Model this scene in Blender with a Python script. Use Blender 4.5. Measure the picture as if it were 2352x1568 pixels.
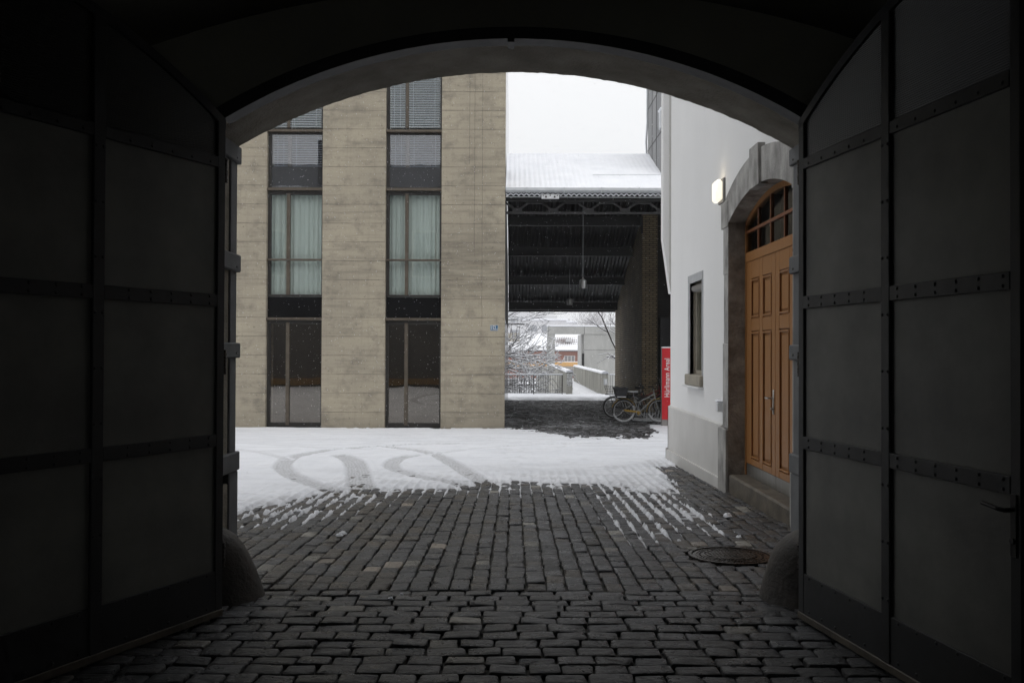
import bpy, math, random
import numpy as np
from mathutils import Vector, Matrix
random.seed(7); rng = np.random.RandomState(7)
R = math.radians
for o in list(bpy.data.objects): bpy.data.objects.remove(o)
scene = bpy.context.scene
COL = scene.collection
# ------------------------------------------------------------------ camera (eye is the origin of heights)
F = 2000.0                                   # focal length in pixels of a 2352 wide picture
cd = bpy.data.cameras.new('camera'); cam = bpy.data.objects.new('camera', cd); COL.objects.link(cam)
cd.sensor_width = 36.0; cd.lens = 36.0*F/2352.0; cd.clip_start = 0.05; cd.clip_end = 3000
cam.rotation_euler = (Matrix.Rotation(R(0.14), 3, 'Z') @ Matrix.Rotation(R(90.0+0.63), 3, 'X') @ Matrix.Rotation(R(0.22), 3, 'Z')).to_euler()
scene.camera = cam
# ------------------------------------------------------------------ world: bright overcast sky
SUN_EL, SUN_ROT = R(52), R(-150)
world = bpy.data.worlds.new('World'); scene.world = world; world.use_nodes = True
nt = world.node_tree; nt.nodes.clear()
wo = nt.nodes.new('ShaderNodeOutputWorld'); bg = nt.nodes.new('ShaderNodeBackground')
sky = nt.nodes.new('ShaderNodeTexSky'); sky.sky_type = 'NISHITA'; sky.sun_disc = False
sky.sun_elevation = SUN_EL; sky.sun_rotation = SUN_ROT; sky.dust_density = 6.0; sky.air_density = 1.0
hs = nt.nodes.new('ShaderNodeHueSaturation'); hs.inputs['Saturation'].default_value = 0.12
mx = nt.nodes.new('ShaderNodeMix'); mx.data_type = 'RGBA'; mx.inputs[0].default_value = 0.93
mx.inputs[7].default_value = (10.3, 10.42, 10.6, 1)            # the even cloud cover over the clear sky
nt.links.new(sky.outputs[0], hs.inputs['Color']); nt.links.new(hs.outputs[0], mx.inputs[6])
tcw = nt.nodes.new('ShaderNodeTexCoord'); spw = nt.nodes.new('ShaderNodeSeparateXYZ'); nt.links.new(tcw.outputs['Generated'], spw.inputs[0])
mrw = nt.nodes.new('ShaderNodeMapRange'); mrw.inputs[1].default_value = 0; mrw.inputs[2].default_value = 1; mrw.inputs[3].default_value = .86; mrw.inputs[4].default_value = 1.55
nt.links.new(spw.outputs[2], mrw.inputs[0])                    # an overcast sky is brightest overhead
vmw = nt.nodes.new('ShaderNodeVectorMath'); vmw.operation = 'SCALE'; nt.links.new(mx.outputs[2], vmw.inputs[0]); nt.links.new(mrw.outputs[0], vmw.inputs['Scale'])
nt.links.new(vmw.outputs[0], bg.inputs[0]); bg.inputs[1].default_value = 0.1
nt.links.new(bg.outputs[0], wo.inputs[0])
sl = bpy.data.lights.new('sun', 'SUN'); sl.energy = 0.5; sl.angle = R(50); sl.color = (1.0, 0.97, 0.93)
so = bpy.data.objects.new('sun', sl); COL.objects.link(so)
so.rotation_euler = (R(90)-SUN_EL, 0, R(-150)+math.pi)
scene.view_settings.view_transform = 'Standard'; scene.view_settings.look = 'None'
scene.view_settings.exposure = -0.12; scene.view_settings.gamma = 1.0
scene.render.engine = 'CYCLES'
scene.cycles.max_bounces = 10; scene.cycles.diffuse_bounces = 5; scene.cycles.glossy_bounces = 4
scene.cycles.transparent_max_bounces = 16

# ------------------------------------------------------------------ helpers
def tag(o, label=None, cat=None, group=None, kind=None):
    if label: o['label'] = label
    if cat: o['category'] = cat
    if group: o['group'] = group
    if kind: o['kind'] = kind
    return o
def empty(name, loc=(0, 0, 0), rz=0.0):
    o = bpy.data.objects.new(name, None); COL.objects.link(o); o.location = loc; o.rotation_euler = (0, 0, rz)
    o.empty_display_size = 0.2
    return o
class MB:
    def __init__(s): s.v = []; s.f = []
    def add(s, vs, fs):
        n = len(s.v); s.v += [tuple(p) for p in vs]; s.f += [tuple(i+n for i in f) for f in fs]; return s
    def box(s, x0, x1, y0, y1, z0, z1):
        if x0 > x1: x0, x1 = x1, x0
        if y0 > y1: y0, y1 = y1, y0
        if z0 > z1: z0, z1 = z1, z0
        return s.add([(x0,y0,z0),(x1,y0,z0),(x1,y1,z0),(x0,y1,z0),(x0,y0,z1),(x1,y0,z1),(x1,y1,z1),(x0,y1,z1)],
              [(0,3,2,1),(4,5,6,7),(0,1,5,4),(1,2,6,5),(2,3,7,6),(3,0,4,7)])
    def bbox(s, x0, x1, y0, y1, z0, z1, b=0.01):
        # box with all twelve edges bevelled
        if x0 > x1: x0, x1 = x1, x0
        if y0 > y1: y0, y1 = y1, y0
        if z0 > z1: z0, z1 = z1, z0
        b = min(b, (x1-x0)*.45, (y1-y0)*.45, (z1-z0)*.45)
        vs = []; idx = {}
        for i, x in enumerate((x0, x1)):
            for j, y in enumerate((y0, y1)):
                for k, z in enumerate((z0, z1)):
                    dx = b if i == 0 else -b; dy = b if j == 0 else -b; dz = b if k == 0 else -b
                    idx[i,j,k,0] = len(vs); vs.append((x, y+dy, z+dz))
                    idx[i,j,k,1] = len(vs); vs.append((x+dx, y, z+dz))
                    idx[i,j,k,2] = len(vs); vs.append((x+dx, y+dy, z))
        I = idx; fs = []
        for i in (0, 1):
            fs.append((I[i,0,0,0], I[i,1,0,0], I[i,1,1,0], I[i,0,1,0]))
            fs.append((I[0,i,0,1], I[1,i,0,1], I[1,i,1,1], I[0,i,1,1]))
            fs.append((I[0,0,i,2], I[1,0,i,2], I[1,1,i,2], I[0,1,i,2]))
            for j in (0, 1):
                fs.append((I[i,j,0,0], I[i,j,0,1], I[i,j,1,1], I[i,j,1,0]))
                fs.append((I[i,0,j,0], I[i,0,j,2], I[i,1,j,2], I[i,1,j,0]))
                fs.append((I[0,i,j,1], I[0,i,j,2], I[1,i,j,2], I[1,i,j,1]))
                for k in (0, 1): fs.append((I[i,j,k,0], I[i,j,k,1], I[i,j,k,2]))
        return s.add(vs, fs)
    def prism(s, pts, axis, a, b):
        # polygon pts (2d) extruded along axis from a to b; for axis x pts=(y,z), y pts=(x,z), z pts=(x,y)
        def P(p, t):
            return (t, p[0], p[1]) if axis == 'x' else ((p[0], t, p[1]) if axis == 'y' else (p[0], p[1], t))
        n = len(pts); vs = [P(p, a) for p in pts]+[P(p, b) for p in pts]
        fs = [tuple(range(n-1, -1, -1)), tuple(range(n, 2*n))]+[(i, (i+1) % n, n+(i+1) % n, n+i) for i in range(n)]
        return s.add(vs, fs)
    def tube(s, pts, r, n=8, closed=False, cap=True):
        pts = [Vector(p) for p in pts]; m = len(pts)
        rs = r if isinstance(r, (list, tuple)) else [r]*m
        vs = []; u = None
        for i, p in enumerate(pts):
            if closed: d = pts[(i+1) % m]-pts[i-1]
            else: d = pts[min(i+1, m-1)]-pts[max(i-1, 0)]
            if d.length < 1e-9: d = Vector((0, 0, 1))
            d.normalize()
            if u is None:
                u = Vector((0, 0, 1)) if abs(d.z) < .9 else Vector((1, 0, 0))
            u = (u-d*u.dot(d)); u.normalize(); w = d.cross(u)
            for k in range(n):
                a = 2*math.pi*k/n; vs.append(p+(u*math.cos(a)+w*math.sin(a))*rs[i])
        fs = []
        for i in range(m if closed else m-1):
            j = (i+1) % m
            for k in range(n): fs.append((i*n+k, i*n+(k+1) % n, j*n+(k+1) % n, j*n+k))
        if cap and not closed: fs += [tuple(range(n-1, -1, -1)), tuple((m-1)*n+k for k in range(n))]
        return s.add(vs, fs)
    def lathe(s, prof, c=(0, 0, 0), n=24, ax='z', a0=0.0, a1=2*math.pi):
        full = abs(a1-a0-2*math.pi) < 1e-6; m = n if full else n+1; vs = []
        for (r, h) in prof:
            for k in range(m):
                a = a0+(a1-a0)*k/n
                if ax == 'z': vs.append((c[0]+r*math.cos(a), c[1]+r*math.sin(a), c[2]+h))
                elif ax == 'y': vs.append((c[0]+r*math.cos(a), c[1]+h, c[2]+r*math.sin(a)))
                else: vs.append((c[0]+h, c[1]+r*math.cos(a), c[2]+r*math.sin(a)))
        fs = []
        for i in range(len(prof)-1):
            for k in range(n):
                k2 = (k+1) % m if full else k+1
                fs.append((i*m+k, i*m+k2, (i+1)*m+k2, (i+1)*m+k))
        return s.add(vs, fs)
    def rivet(s, c, r, ax):
        return s.lathe([(0.0001, r*.75*ax[1]), (r*.6, r*.6*ax[1]), (r, 0)], c, 6, ax[0])
    def sweep(s, arc, w, y0, y1):
        pass
    def build(s, name, mat, parent=None, smooth=False):
        off = parent.location if (parent is not None and parent.type == 'EMPTY') else None
        if parent is not None and parent.type != 'EMPTY' and parent.parent is not None: off = parent.parent.location
        vs = s.v
        if off is not None and not getattr(s, 'local', False): vs = [(a-off[0], b-off[1], c-off[2]) for a, b, c in vs]
        me = bpy.data.meshes.new(name); me.from_pydata(vs, [], s.f); me.validate(); me.update()
        if smooth:
            me.polygons.foreach_set('use_smooth', [True]*len(me.polygons))
            try: me.set_sharp_from_angle(angle=R(38))
            except Exception: pass
        import bmesh
        bm = bmesh.new(); bm.from_mesh(me); bmesh.ops.recalc_face_normals(bm, faces=bm.faces); bm.to_mesh(me); bm.free()
        if smooth:
            me.polygons.foreach_set('use_smooth', [True]*len(me.polygons))
            try: me.set_sharp_from_angle(angle=R(38))
            except Exception: pass
        o = bpy.data.objects.new(name, me); COL.objects.link(o)
        if mat: me.materials.append(mat)
        if parent is not None: o.parent = parent
        return o
def LMB():
    m = MB(); m.local = True; return m
def text_mesh(txt, size, mat, name, parent, mtx, xs=1.0, offset=0.0, extrude=0.002, sp_=1.0):
    cu = bpy.data.curves.new(name, 'FONT'); cu.body = txt; cu.size = size; cu.offset = offset; cu.extrude = extrude
    cu.space_character = sp_; cu.align_x = 'CENTER'; cu.align_y = 'CENTER'
    t = bpy.data.objects.new(name+'_src', cu); COL.objects.link(t)
    bpy.context.view_layer.update()
    dg = bpy.context.evaluated_depsgraph_get()
    me = bpy.data.meshes.new_from_object(t.evaluated_get(dg)); me.name = name
    me.transform(Matrix.Diagonal((xs, 1, 1, 1))); me.transform(mtx)
    bpy.data.objects.remove(t); bpy.data.curves.remove(cu)
    me.materials.clear(); me.materials.append(mat)
    o = bpy.data.objects.new(name, me); COL.objects.link(o); o.parent = parent
    return o
# value noise
def vnoise(x, y, seed=0):
    xi = np.floor(x).astype(np.int64); yi = np.floor(y).astype(np.int64); fx = x-xi; fy = y-yi
    fx = fx*fx*(3-2*fx); fy = fy*fy*(3-2*fy)
    def h(a, b):
        n = (a*374761393+b*668265263+seed*974634777) & 0x7fffffff
        n = ((n ^ (n >> 13))*1274126177) & 0x7fffffff
        return ((n ^ (n >> 16)) & 0xffff)/65535.0
    return (h(xi, yi)*(1-fx)+h(xi+1, yi)*fx)*(1-fy)+(h(xi, yi+1)*(1-fx)+h(xi+1, yi+1)*fx)*fy
def fbm(x, y, seed=0, o=4):
    r = 0; a = .5; t = 0
    for k in range(o): r = r+a*vnoise(x*2**k, y*2**k, seed+k); t += a; a *= .5
    return r/t
def sstep(a, b, x):
    t = np.clip((x-a)/(b-a), 0, 1); return t*t*(3-2*t)

# ------------------------------------------------------------------ materials
def newmat(name):
    m = bpy.data.materials.new(name); m.use_nodes = True; t = m.node_tree
    return m, t, t.nodes['Principled BSDF']
def N(t, typ, **kw):
    n = t.nodes.new(typ)
    for k, v in kw.items():
        if k.startswith('i_'):
            key = k[2:]; key = int(key) if key.isdigit() else key
            n.inputs[key].default_value = v
        else: setattr(n, k, v)
    return n
def math_(t, op, a, b=None, c=None):
    n = t.nodes.new('ShaderNodeMath'); n.operation = op
    for i, v in enumerate((a, b, c)):
        if v is None: continue
        if isinstance(v, (int, float)): n.inputs[i].default_value = v
        else: t.links.new(v, n.inputs[i])
    return n.outputs[0]
def ramp(t, src, a, b):
    n = t.nodes.new('ShaderNodeMapRange'); n.inputs[1].default_value = a; n.inputs[2].default_value = b
    t.links.new(src, n.inputs[0]); return n.outputs[0]
def mixc(t, fac, a, b, mode='MIX'):
    n = t.nodes.new('ShaderNodeMix'); n.data_type = 'RGBA'; n.blend_type = mode
    for i, v in ((0, fac), (6, a), (7, b)):
        if isinstance(v, (int, float)): n.inputs[i].default_value = v
        elif isinstance(v, tuple): n.inputs[i].default_value = (v[0], v[1], v[2], 1)
        else: t.links.new(v, n.inputs[i])
    return n.outputs[2]
def coords(t, scale=(1, 1, 1), kind='Object'):
    tc = t.nodes.new('ShaderNodeTexCoord'); mp = t.nodes.new('ShaderNodeMapping')
    mp.inputs['Scale'].default_value = scale; t.links.new(tc.outputs[kind], mp.inputs[0]); return mp.outputs[0]
def noise(t, vec, scale, detail=4, rough=.55):
    n = t.nodes.new('ShaderNodeTexNoise'); n.inputs['Scale'].default_value = scale
    n.inputs['Detail'].default_value = detail; n.inputs['Roughness'].default_value = rough
    t.links.new(vec, n.inputs['Vector']); return n.outputs[0]
def bump(t, p, h, strength, dist):
    b = t.nodes.new('ShaderNodeBump'); b.inputs['Strength'].default_value = strength; b.inputs['Distance'].default_value = dist
    t.links.new(h, b.inputs['Height']); t.links.new(b.outputs[0], p.inputs['Normal'])
def mat(name, c1, c2=None, rough=.7, s=3.0, bs=40.0, bd=.002, metal=0.0, stretch=(1, 1, 1), rvar=0.1, spec=.5):
    m, t, p = newmat(name)
    c2 = c2 or tuple(v*.8 for v in c1)
    v = coords(t, stretch); n1 = noise(t, v, s, 6); n2 = noise(t, v, bs, 5)
    f = ramp(t, n1, .32, .68); t.links.new(mixc(t, f, c1, c2), p.inputs['Base Color'])
    t.links.new(math_(t, 'ADD', math_(t, 'MULTIPLY', n2, rvar*2), rough-rvar), p.inputs['Roughness'])
    p.inputs['Metallic'].default_value = metal; p.inputs['Specular IOR Level'].default_value = spec
    if bd: bump(t, p, n2, 1.0, bd)
    return m
M = {}
M['steel'] = mat('painted_steel', (.030, .032, .035), (.020, .021, .023), .55, 4, 25, .0006)
M['panel'] = mat('gate_panel', (.22, .22, .20), (.13, .13, .122), .55, 2.2, 22, .0012)
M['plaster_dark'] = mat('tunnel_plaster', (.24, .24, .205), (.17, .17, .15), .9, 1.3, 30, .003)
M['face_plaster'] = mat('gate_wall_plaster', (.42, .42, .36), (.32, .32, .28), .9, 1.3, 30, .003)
M['arch_stone'] = mat('arch_stone', (.34, .31, .265), (.20, .18, .15), .9, 4, 45, .014)
M['band_stone'] = mat('smooth_grey_stone', (.17, .175, .18), (.12, .125, .13), .85, 4, 80, .0015)
M['rough_cast'] = mat('roughcast', (.38, .35, .29), (.22, .20, .165), .95, 6, 55, .018)
M['gate_outer'] = mat('courtyard_plaster', (.16, .15, .14), (.11, .105, .1), .9, 1, 40, .003)
M['ochre'] = mat('ochre_base', (.36, .22, .08), (.28, .17, .06), .85, 2, 40, .002)
M['guard'] = mat('guard_stone', (.072, .062, .053), (.030, .027, .024), .7, 6, 38, .008)
M['white'] = mat('white_render', (.83, .83, .825), (.79, .79, .785), .9, 1.2, 60, .0025, stretch=(1, 1, .45))
M['plinth'] = mat('grey_render', (.61, .60, .58), (.545, .535, .515), .9, 2.4, 60, .0025, stretch=(1, 1, .6))
M['granite'] = mat('granite_surround', (.47, .46, .44), (.21, .205, .195), .85, 3.6, 40, .009, stretch=(1, 1.5, .85))
M['granite_dark'] = mat('weathered_granite', (.42, .39, .35), (.17, .15, .13), .8, 5.5, 32, .016)
M['stepstone'] = mat('step_stone', (.14, .12, .092), (.055, .048, .038), .55, 5, 40, .004)
M['sillstone'] = mat('sill_stone', (.34, .31, .25), (.26, .24, .2), .8, 6, 60, .002)
M['kick'] = mat('brushed_metal', (.30, .29, .27), (.2, .195, .18), .38, 9, 60, .0004, metal=.7, stretch=(1, 9, .4))
M['chrome'] = mat('handle_metal', (.5, .5, .5), (.4, .4, .4), .3, 9, 60, 0, metal=1.0)
M['bronze'] = mat('bronze_frame', (.125, .102, .078), (.09, .074, .056), .45, 6, 60, .0004, metal=.3)
M['darkframe'] = mat('dark_frame', (.028, .025, .022), (.018, .016, .014), .45, 6, 60, .0003)
M['blackglass'] = mat('black_spandrel', (.006, .006, .007), (.004, .004, .005), .08, 2, 30, 0, rvar=.02, spec=.35)
M['room'] = mat('room_interior', (.05, .05, .05), (.035, .035, .035), .9, 1, 20, 0)
M['curtain'] = mat('curtain', (.86, .87, .85), (.80, .82, .80), .9, 1.5, 40, .0, stretch=(6, 1, .3))
M['blind'] = mat('blind_slat', (.55, .62, .66), (.5, .56, .6), .45, 3, 50, 0)
M['black'] = mat('black_steel', (.011, .011, .012), (.007, .007, .008), .5, 4, 40, .001)
M['sheet'] = mat('corrugated_sheet', (.014, .014, .016), (.006, .006, .007), .45, 2.5, 30, .0008, metal=.2)
M['zinc'] = mat('zinc', (.55, .57, .59), (.46, .48, .5), .5, 5, 40, .0005, metal=.2)
M['whitepaint'] = mat('white_plate', (.75, .76, .77), (.68, .69, .7), .5, 5, 40, 0)
M['conc_grey'] = mat('grey_concrete', (.47, .47, .455), (.35, .35, .34), .9, 1.2, 30, .004, stretch=(1.2, 1.2, .5))
M['conc_wet'] = mat('streaked_concrete', (.46, .45, .41), (.21, .205, .175), .85, 1.6, 30, .004, stretch=(2.2, 2.2, .25))
M['tower'] = mat('tower_cladding', (.30, .30, .30), (.22, .225, .23), .8, 1.0, 30, .002, stretch=(1, 1, .4))
M['red'] = mat('red_enamel', (.52, .008, .016), (.46, .006, .012), .55, 3, 60, .0002)
M['signgrey'] = mat('sign_base', (.24, .23, .22), (.2, .19, .18), .5, 3, 40, .0003)
M['blue'] = mat('blue_enamel', (.03, .14, .27), (.025, .11, .22), .3, 6, 60, 0)
M['bark'] = mat('wet_bark', (.045, .036, .030), (.025, .020, .017), .85, 6, 30, .004)
M['far_bark'] = mat('pale_bark', (.42, .41, .42), (.30, .29, .30), .9, 4, 20, 0)  # paler grey bark for the distant trees
M['rubber'] = mat('rubber', (.02, .02, .02), (.015, .015, .015), .7, 6, 60, .0005)
M['snowrime'] = mat('crusted_snow', (.52, .53, .54), (.30, .31, .32), .85, 9, 90, .003)
M['yellow'] = mat('yellow_paint', (.42, .27, .04), (.36, .22, .03), .4, 6, 60, 0)
M['frosted'] = mat('snow_dusted_frame', (.30, .31, .30), (.12, .12, .115), .6, 14, 60, .001)
M['redframe'] = mat('red_bike_paint', (.16, .012, .014), (.12, .01, .01), .45, 6, 60, 0)
M['crate'] = mat('black_plastic', (.035, .035, .04), (.025, .025, .028), .55, 6, 60, .0005)
M['iron'] = mat('cast_iron', (.05, .038, .03), (.028, .024, .022), .28, 8, 60, .001, metal=.5)
M['housebrick'] = mat('red_house_brick', (.37, .17, .125), (.30, .135, .10), .9, 4, 60, .002)
M['orange'] = mat('orange_balcony', (.60, .34, .11), (.53, .30, .10), .8, 2, 40, 0)
M['farwall'] = mat('far_hazed_wall', (.60, .60, .61), (.55, .55, .565), .9, .3, 10, 0)  # haze over the distant blocks is mixed into this paler colour
M['farglass'] = mat('far_window', (.28, .29, .31), (.24, .25, .27), .2, 1, 10, 0)
M['asphalt'] = mat('wet_asphalt', (.05, .05, .052), (.035, .035, .037), .5, 1, 20, .002)
M['pebble'] = mat('frosty_aggregate', (.75, .76, .76), (.10, .10, .095), .9, 22, 60, .01)

def snow_mat(name, attr=False, bd=.004, k=1.07):
    m, t, p = newmat(name)
    v = coords(t); n1 = noise(t, v, 2.0, 4); n2 = noise(t, v, 34.0, 7, .75)
    c = mixc(t, ramp(t, n1, .3, .7), (.82*k, .83*k, .865*k), (.75*k, .765*k, .805*k))
    if attr:
        a = t.nodes.new('ShaderNodeAttribute'); a.attribute_name = 'slush'
        fac = math_(t, 'MULTIPLY', a.outputs['Fac'], math_(t, 'ADD', ramp(t, noise(t, v, 30, 5, .7), .25, .75), .35))
        fac = math_(t, 'MINIMUM', fac, 1.0)
        c = mixc(t, fac, c, (.40, .40, .41))
    t.links.new(c, p.inputs['Base Color']); p.inputs['Roughness'].default_value = .75
    p.inputs['Specular IOR Level'].default_value = .25
    bump(t, p, n2, .8, bd)
    return m
M['snow'] = snow_mat('snow'); M['snow_yard'] = snow_mat('trodden_snow', True, .012, 1.0)

def sett_mat(name, dust_and_sheen=False):
    m, t, p = newmat(name)
    a = t.nodes.new('ShaderNodeAttribute'); a.attribute_name = 'tone'
    v = coords(t); n1 = noise(t, v, 9, 5, .6); n2 = noise(t, v, 36, 6, .75); n3 = noise(t, coords(t, (1, 2.2, 1)), 11, 5, .65)
    c = mixc(t, math_(t, 'MULTIPLY', ramp(t, n2, .4, .8), .7), a.outputs['Color'], mixc(t, 1.0, a.outputs['Color'], (.30, .30, .30), 'MULTIPLY'))
    c = mixc(t, ramp(t, n1, .5, .85), c, mixc(t, .25, c, (.065, .055, .045)))
    if dust_and_sheen:  # pale streaks: snow dust plus wet sheen painted into the colour
        s = noise(t, coords(t, (1.5, 1.9, 1)), 3.0, 6, .8); s2 = noise(t, coords(t), .7, 3)
        c = mixc(t, math_(t, 'MULTIPLY', ramp(t, math_(t, 'ADD', s, math_(t, 'MULTIPLY', math_(t, 'SUBTRACT', s2, .5), .25)), .49, .62), .72), c, (.6, .61, .64))
    t.links.new(c, p.inputs['Base Color'])
    t.links.new(math_(t, 'ADD', math_(t, 'MULTIPLY', ramp(t, n1, .3, .7), .34), .42 if dust_and_sheen else .16), p.inputs['Roughness'])
    p.inputs['Specular IOR Level'].default_value = .32 if dust_and_sheen else .5
    hgt = math_(t, 'ADD', math_(t, 'MULTIPLY', n3, .8), math_(t, 'MULTIPLY', n2, .55))
    bump(t, p, hgt, 1.0, .022)
    return m
M['sett'] = sett_mat('wet_granite_setts'); M['sett_dust_sheen'] = sett_mat('dust_sheen_setts', True)
def joint_mat(name, snowy):
    m, t, p = newmat(name)
    v = coords(t); n1 = noise(t, v, 4, 5); n2 = noise(t, v, 130, 4, .8)
    c = mixc(t, ramp(t, n2, .35, .7), (.018, .016, .012), (.055, .048, .036))
    c = mixc(t, ramp(t, n1, .5, .7), c, (.02, .026, .012))
    if snowy: c = mixc(t, ramp(t, noise(t, coords(t, (1, 2, 1)), 3, 5, .7), .40, .5), c, (.6, .61, .64))
    t.links.new(c, p.inputs['Base Color']); p.inputs['Roughness'].default_value = .8
    bump(t, p, n2, 1, .006)
    return m
M['joint'] = joint_mat('gritty_joint', False); M['joint_snow'] = joint_mat('snowy_joint', True)

def board_concrete(name):
    m, t, p = newmat(name)
    tc = t.nodes.new('ShaderNodeTexCoord'); sp = t.nodes.new('ShaderNodeSeparateXYZ'); t.links.new(tc.outputs['Object'], sp.inputs[0])
    vx = coords(t, (.35, .35, 5.5)); vfine = coords(t, (1.2, 1.2, 26)); v = coords(t)
    big = noise(t, v, .55, 4, .5); str_ = noise(t, vx, 1.6, 7, .65); fine = noise(t, vfine, 2.0, 5, .6)
    drip = noise(t, coords(t, (9, 9, .35)), 1.3, 5, .7); pores = noise(t, v, 13, 4, .6)
    c = mixc(t, ramp(t, big, .3, .7), (.455, .402, .305), (.34, .302, .235))
    c = mixc(t, math_(t, 'MULTIPLY', ramp(t, str_, .50, .80), .60), c, (.13, .118, .098))
    c = mixc(t, math_(t, 'MULTIPLY', ramp(t, fine, .40, .85), .22), c, (.19, .165, .13))
    c = mixc(t, math_(t, 'MULTIPLY', ramp(t, drip, .52, .8), .30), c, (.17, .15, .12))
    pz = math_(t, 'MULTIPLY', ramp(t, pores, .60, .72), .6); c = mixc(t, pz, c, (.1, .085, .065))
    # pour joints every half metre, uneven in strength
    fr = math_(t, 'FRACT', math_(t, 'DIVIDE', math_(t, 'ADD', math_(t, 'ADD', sp.outputs[2], 50.0+JOFF), math_(t, 'MULTIPLY', noise(t, coords(t, (1, 1, .2)), 2, 3), .004)), .5))
    d = math_(t, 'ABSOLUTE', math_(t, 'SUBTRACT', fr, .5))
    j = ramp(t, d, .014, .004)
    jm = math_(t, 'MULTIPLY', j, math_(t, 'ADD', .26, math_(t, 'MULTIPLY', ramp(t, noise(t, coords(t, (1, 1, .9)), 1.7, 5, .7), .38, .64), .8)))
    jm = math_(t, 'MINIMUM', jm, .9)
    c = mixc(t, jm, c, (.07, .06, .048))
    halo = math_(t, 'MULTIPLY', ramp(t, d, .13, .02), ramp(t, noise(t, coords(t, (.8, .8, .5)), 1.1, 5, .7), .5, .7))
    c = mixc(t, math_(t, 'MULTIPLY', halo, .28), c, (.13, .115, .095))
    t.links.new(c, p.inputs['Base Color']); p.inputs['Roughness'].default_value = .88
    # cloudy damp stains, hairline cracks down the end pier
    cl = noise(t, coords(t, (1.1, 1.1, 1.6)), 1.5, 8, .72); c = mixc(t, math_(t, 'MULTIPLY', ramp(t, cl, .50, .66), .62), c, (.16, .145, .12))
    wob = math_(t, 'MULTIPLY', math_(t, 'SUBTRACT', noise(t, coords(t, (.01, .01, 1)), 2.5, 4), .5), .06)
    for cx_, zlo in ((2.335, 7.2), (2.54, 5.2), (2.20, 9.5)):
        dd_ = math_(t, 'ABSOLUTE', math_(t, 'SUBTRACT', math_(t, 'ADD', sp.outputs[0], wob), cx_))
        ck = math_(t, 'MULTIPLY', ramp(t, dd_, .010, .003), math_(t, 'MULTIPLY', math_(t, 'GREATER_THAN', sp.outputs[2], zlo-2.5), .55)); c = mixc(t, ck, c, (.09, .08, .065))
    inx = math_(t, 'GREATER_THAN', sp.outputs[0], 1.3); zb2 = ramp(t, math_(t, 'ABSOLUTE', math_(t, 'SUBTRACT', sp.outputs[2], 4.3)), 1.3, .5)
    lay = noise(t, coords(t, (.5, .5, 4.0)), 1.9, 6, .7); c = mixc(t, math_(t, 'MULTIPLY', math_(t, 'MULTIPLY', inx, zb2), math_(t, 'MULTIPLY', ramp(t, lay, .36, .62), .6)), c, (.15, .132, .102))
    base = math_(t, 'MULTIPLY', ramp(t, math_(t, 'ADD', sp.outputs[2], math_(t, 'MULTIPLY', cl, .5)), .75, .2), .35); c = mixc(t, base, c, (.15, .135, .11))
    t.links.new(c, p.inputs['Base Color'])
    h = math_(t, 'SUBTRACT', math_(t, 'ADD', math_(t, 'MULTIPLY', fine, .6), pores), math_(t, 'MULTIPLY', jm, 1.6))
    bump(t, p, h, 1.0, .006)
    return m
ZF = -2.06                                   # foot of the concrete block; its object origin
JOFF = 0.127+0.25+ZF
M['board'] = board_concrete('board_marked_concrete')

def boxuv(t):
    tc = t.nodes.new('ShaderNodeTexCoord'); g = t.nodes.new('ShaderNodeNewGeometry')
    sp = t.nodes.new('ShaderNodeSeparateXYZ'); t.links.new(tc.outputs['Object'], sp.inputs[0])
    sn = t.nodes.new('ShaderNodeSeparateXYZ'); t.links.new(g.outputs['True Normal'], sn.inputs[0])
    a = math_(t, 'GREATER_THAN', math_(t, 'ABSOLUTE', sn.outputs[0]), .5)
    u = math_(t, 'ADD', math_(t, 'MULTIPLY', a, sp.outputs[1]), math_(t, 'MULTIPLY', math_(t, 'SUBTRACT', 1.0, a), sp.outputs[0]))
    cb = t.nodes.new('ShaderNodeCombineXYZ'); t.links.new(u, cb.inputs[0]); t.links.new(sp.outputs[2], cb.inputs[1]); return cb.outputs[0]
def brick_mat(name, c1, c2, mortar, bw=.25, rh=.075, ms=.009):
    m, t, p = newmat(name); v = boxuv(t)
    b = t.nodes.new('ShaderNodeTexBrick'); t.links.new(v, b.inputs['Vector'])
    b.inputs['Scale'].default_value = 1.0; b.inputs['Brick Width'].default_value = bw; b.inputs['Row Height'].default_value = rh
    b.inputs['Mortar Size'].default_value = ms; b.inputs['Mortar Smooth'].default_value = .2; b.inputs['Bias'].default_value = -.2
    b.inputs['Color1'].default_value = (*c1, 1); b.inputs['Color2'].default_value = (*c2, 1); b.inputs['Mortar'].default_value = (*mortar, 1)
    n = noise(t, coords(t), 1.2, 5)
    c = mixc(t, ramp(t, n, .3, .7), b.outputs[0], mixc(t, .45, b.outputs[0], (.03, .028, .025)))
    t.links.new(c, p.inputs['Base Color']); p.inputs['Roughness'].default_value = .85
    bump(t, p, math_(t, 'SUBTRACT', 1.0, b.outputs['Fac']), 1.0, .008)
    return m
M['brick'] = brick_mat('tan_brick', (.36, .28, .17), (.26, .20, .12), (.03, .026, .02), ms=.011)
M['darkbrick'] = brick_mat('dark_brick', (.045, .040, .035), (.03, .028, .025), (.01, .01, .01))
def wood_mat(name, c1, c2):
    m, t, p = newmat(name); v = coords(t, (4, 4, .35)); n = noise(t, v, 9, 7, .65)
    c = mixc(t, ramp(t, n, .3, .7), c1, c2); c = mixc(t, math_(t, 'MULTIPLY', ramp(t, noise(t, coords(t), .9, 3), .35, .7), .3), c, tuple(x*.7 for x in c1))
    t.links.new(c, p.inputs['Base Color']); p.inputs['Roughness'].default_value = .48
    bump(t, p, n, .6, .0015); return m
M['wood'] = wood_mat('orange_oak', (.345, .155, .044), (.275, .118, .033))
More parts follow.
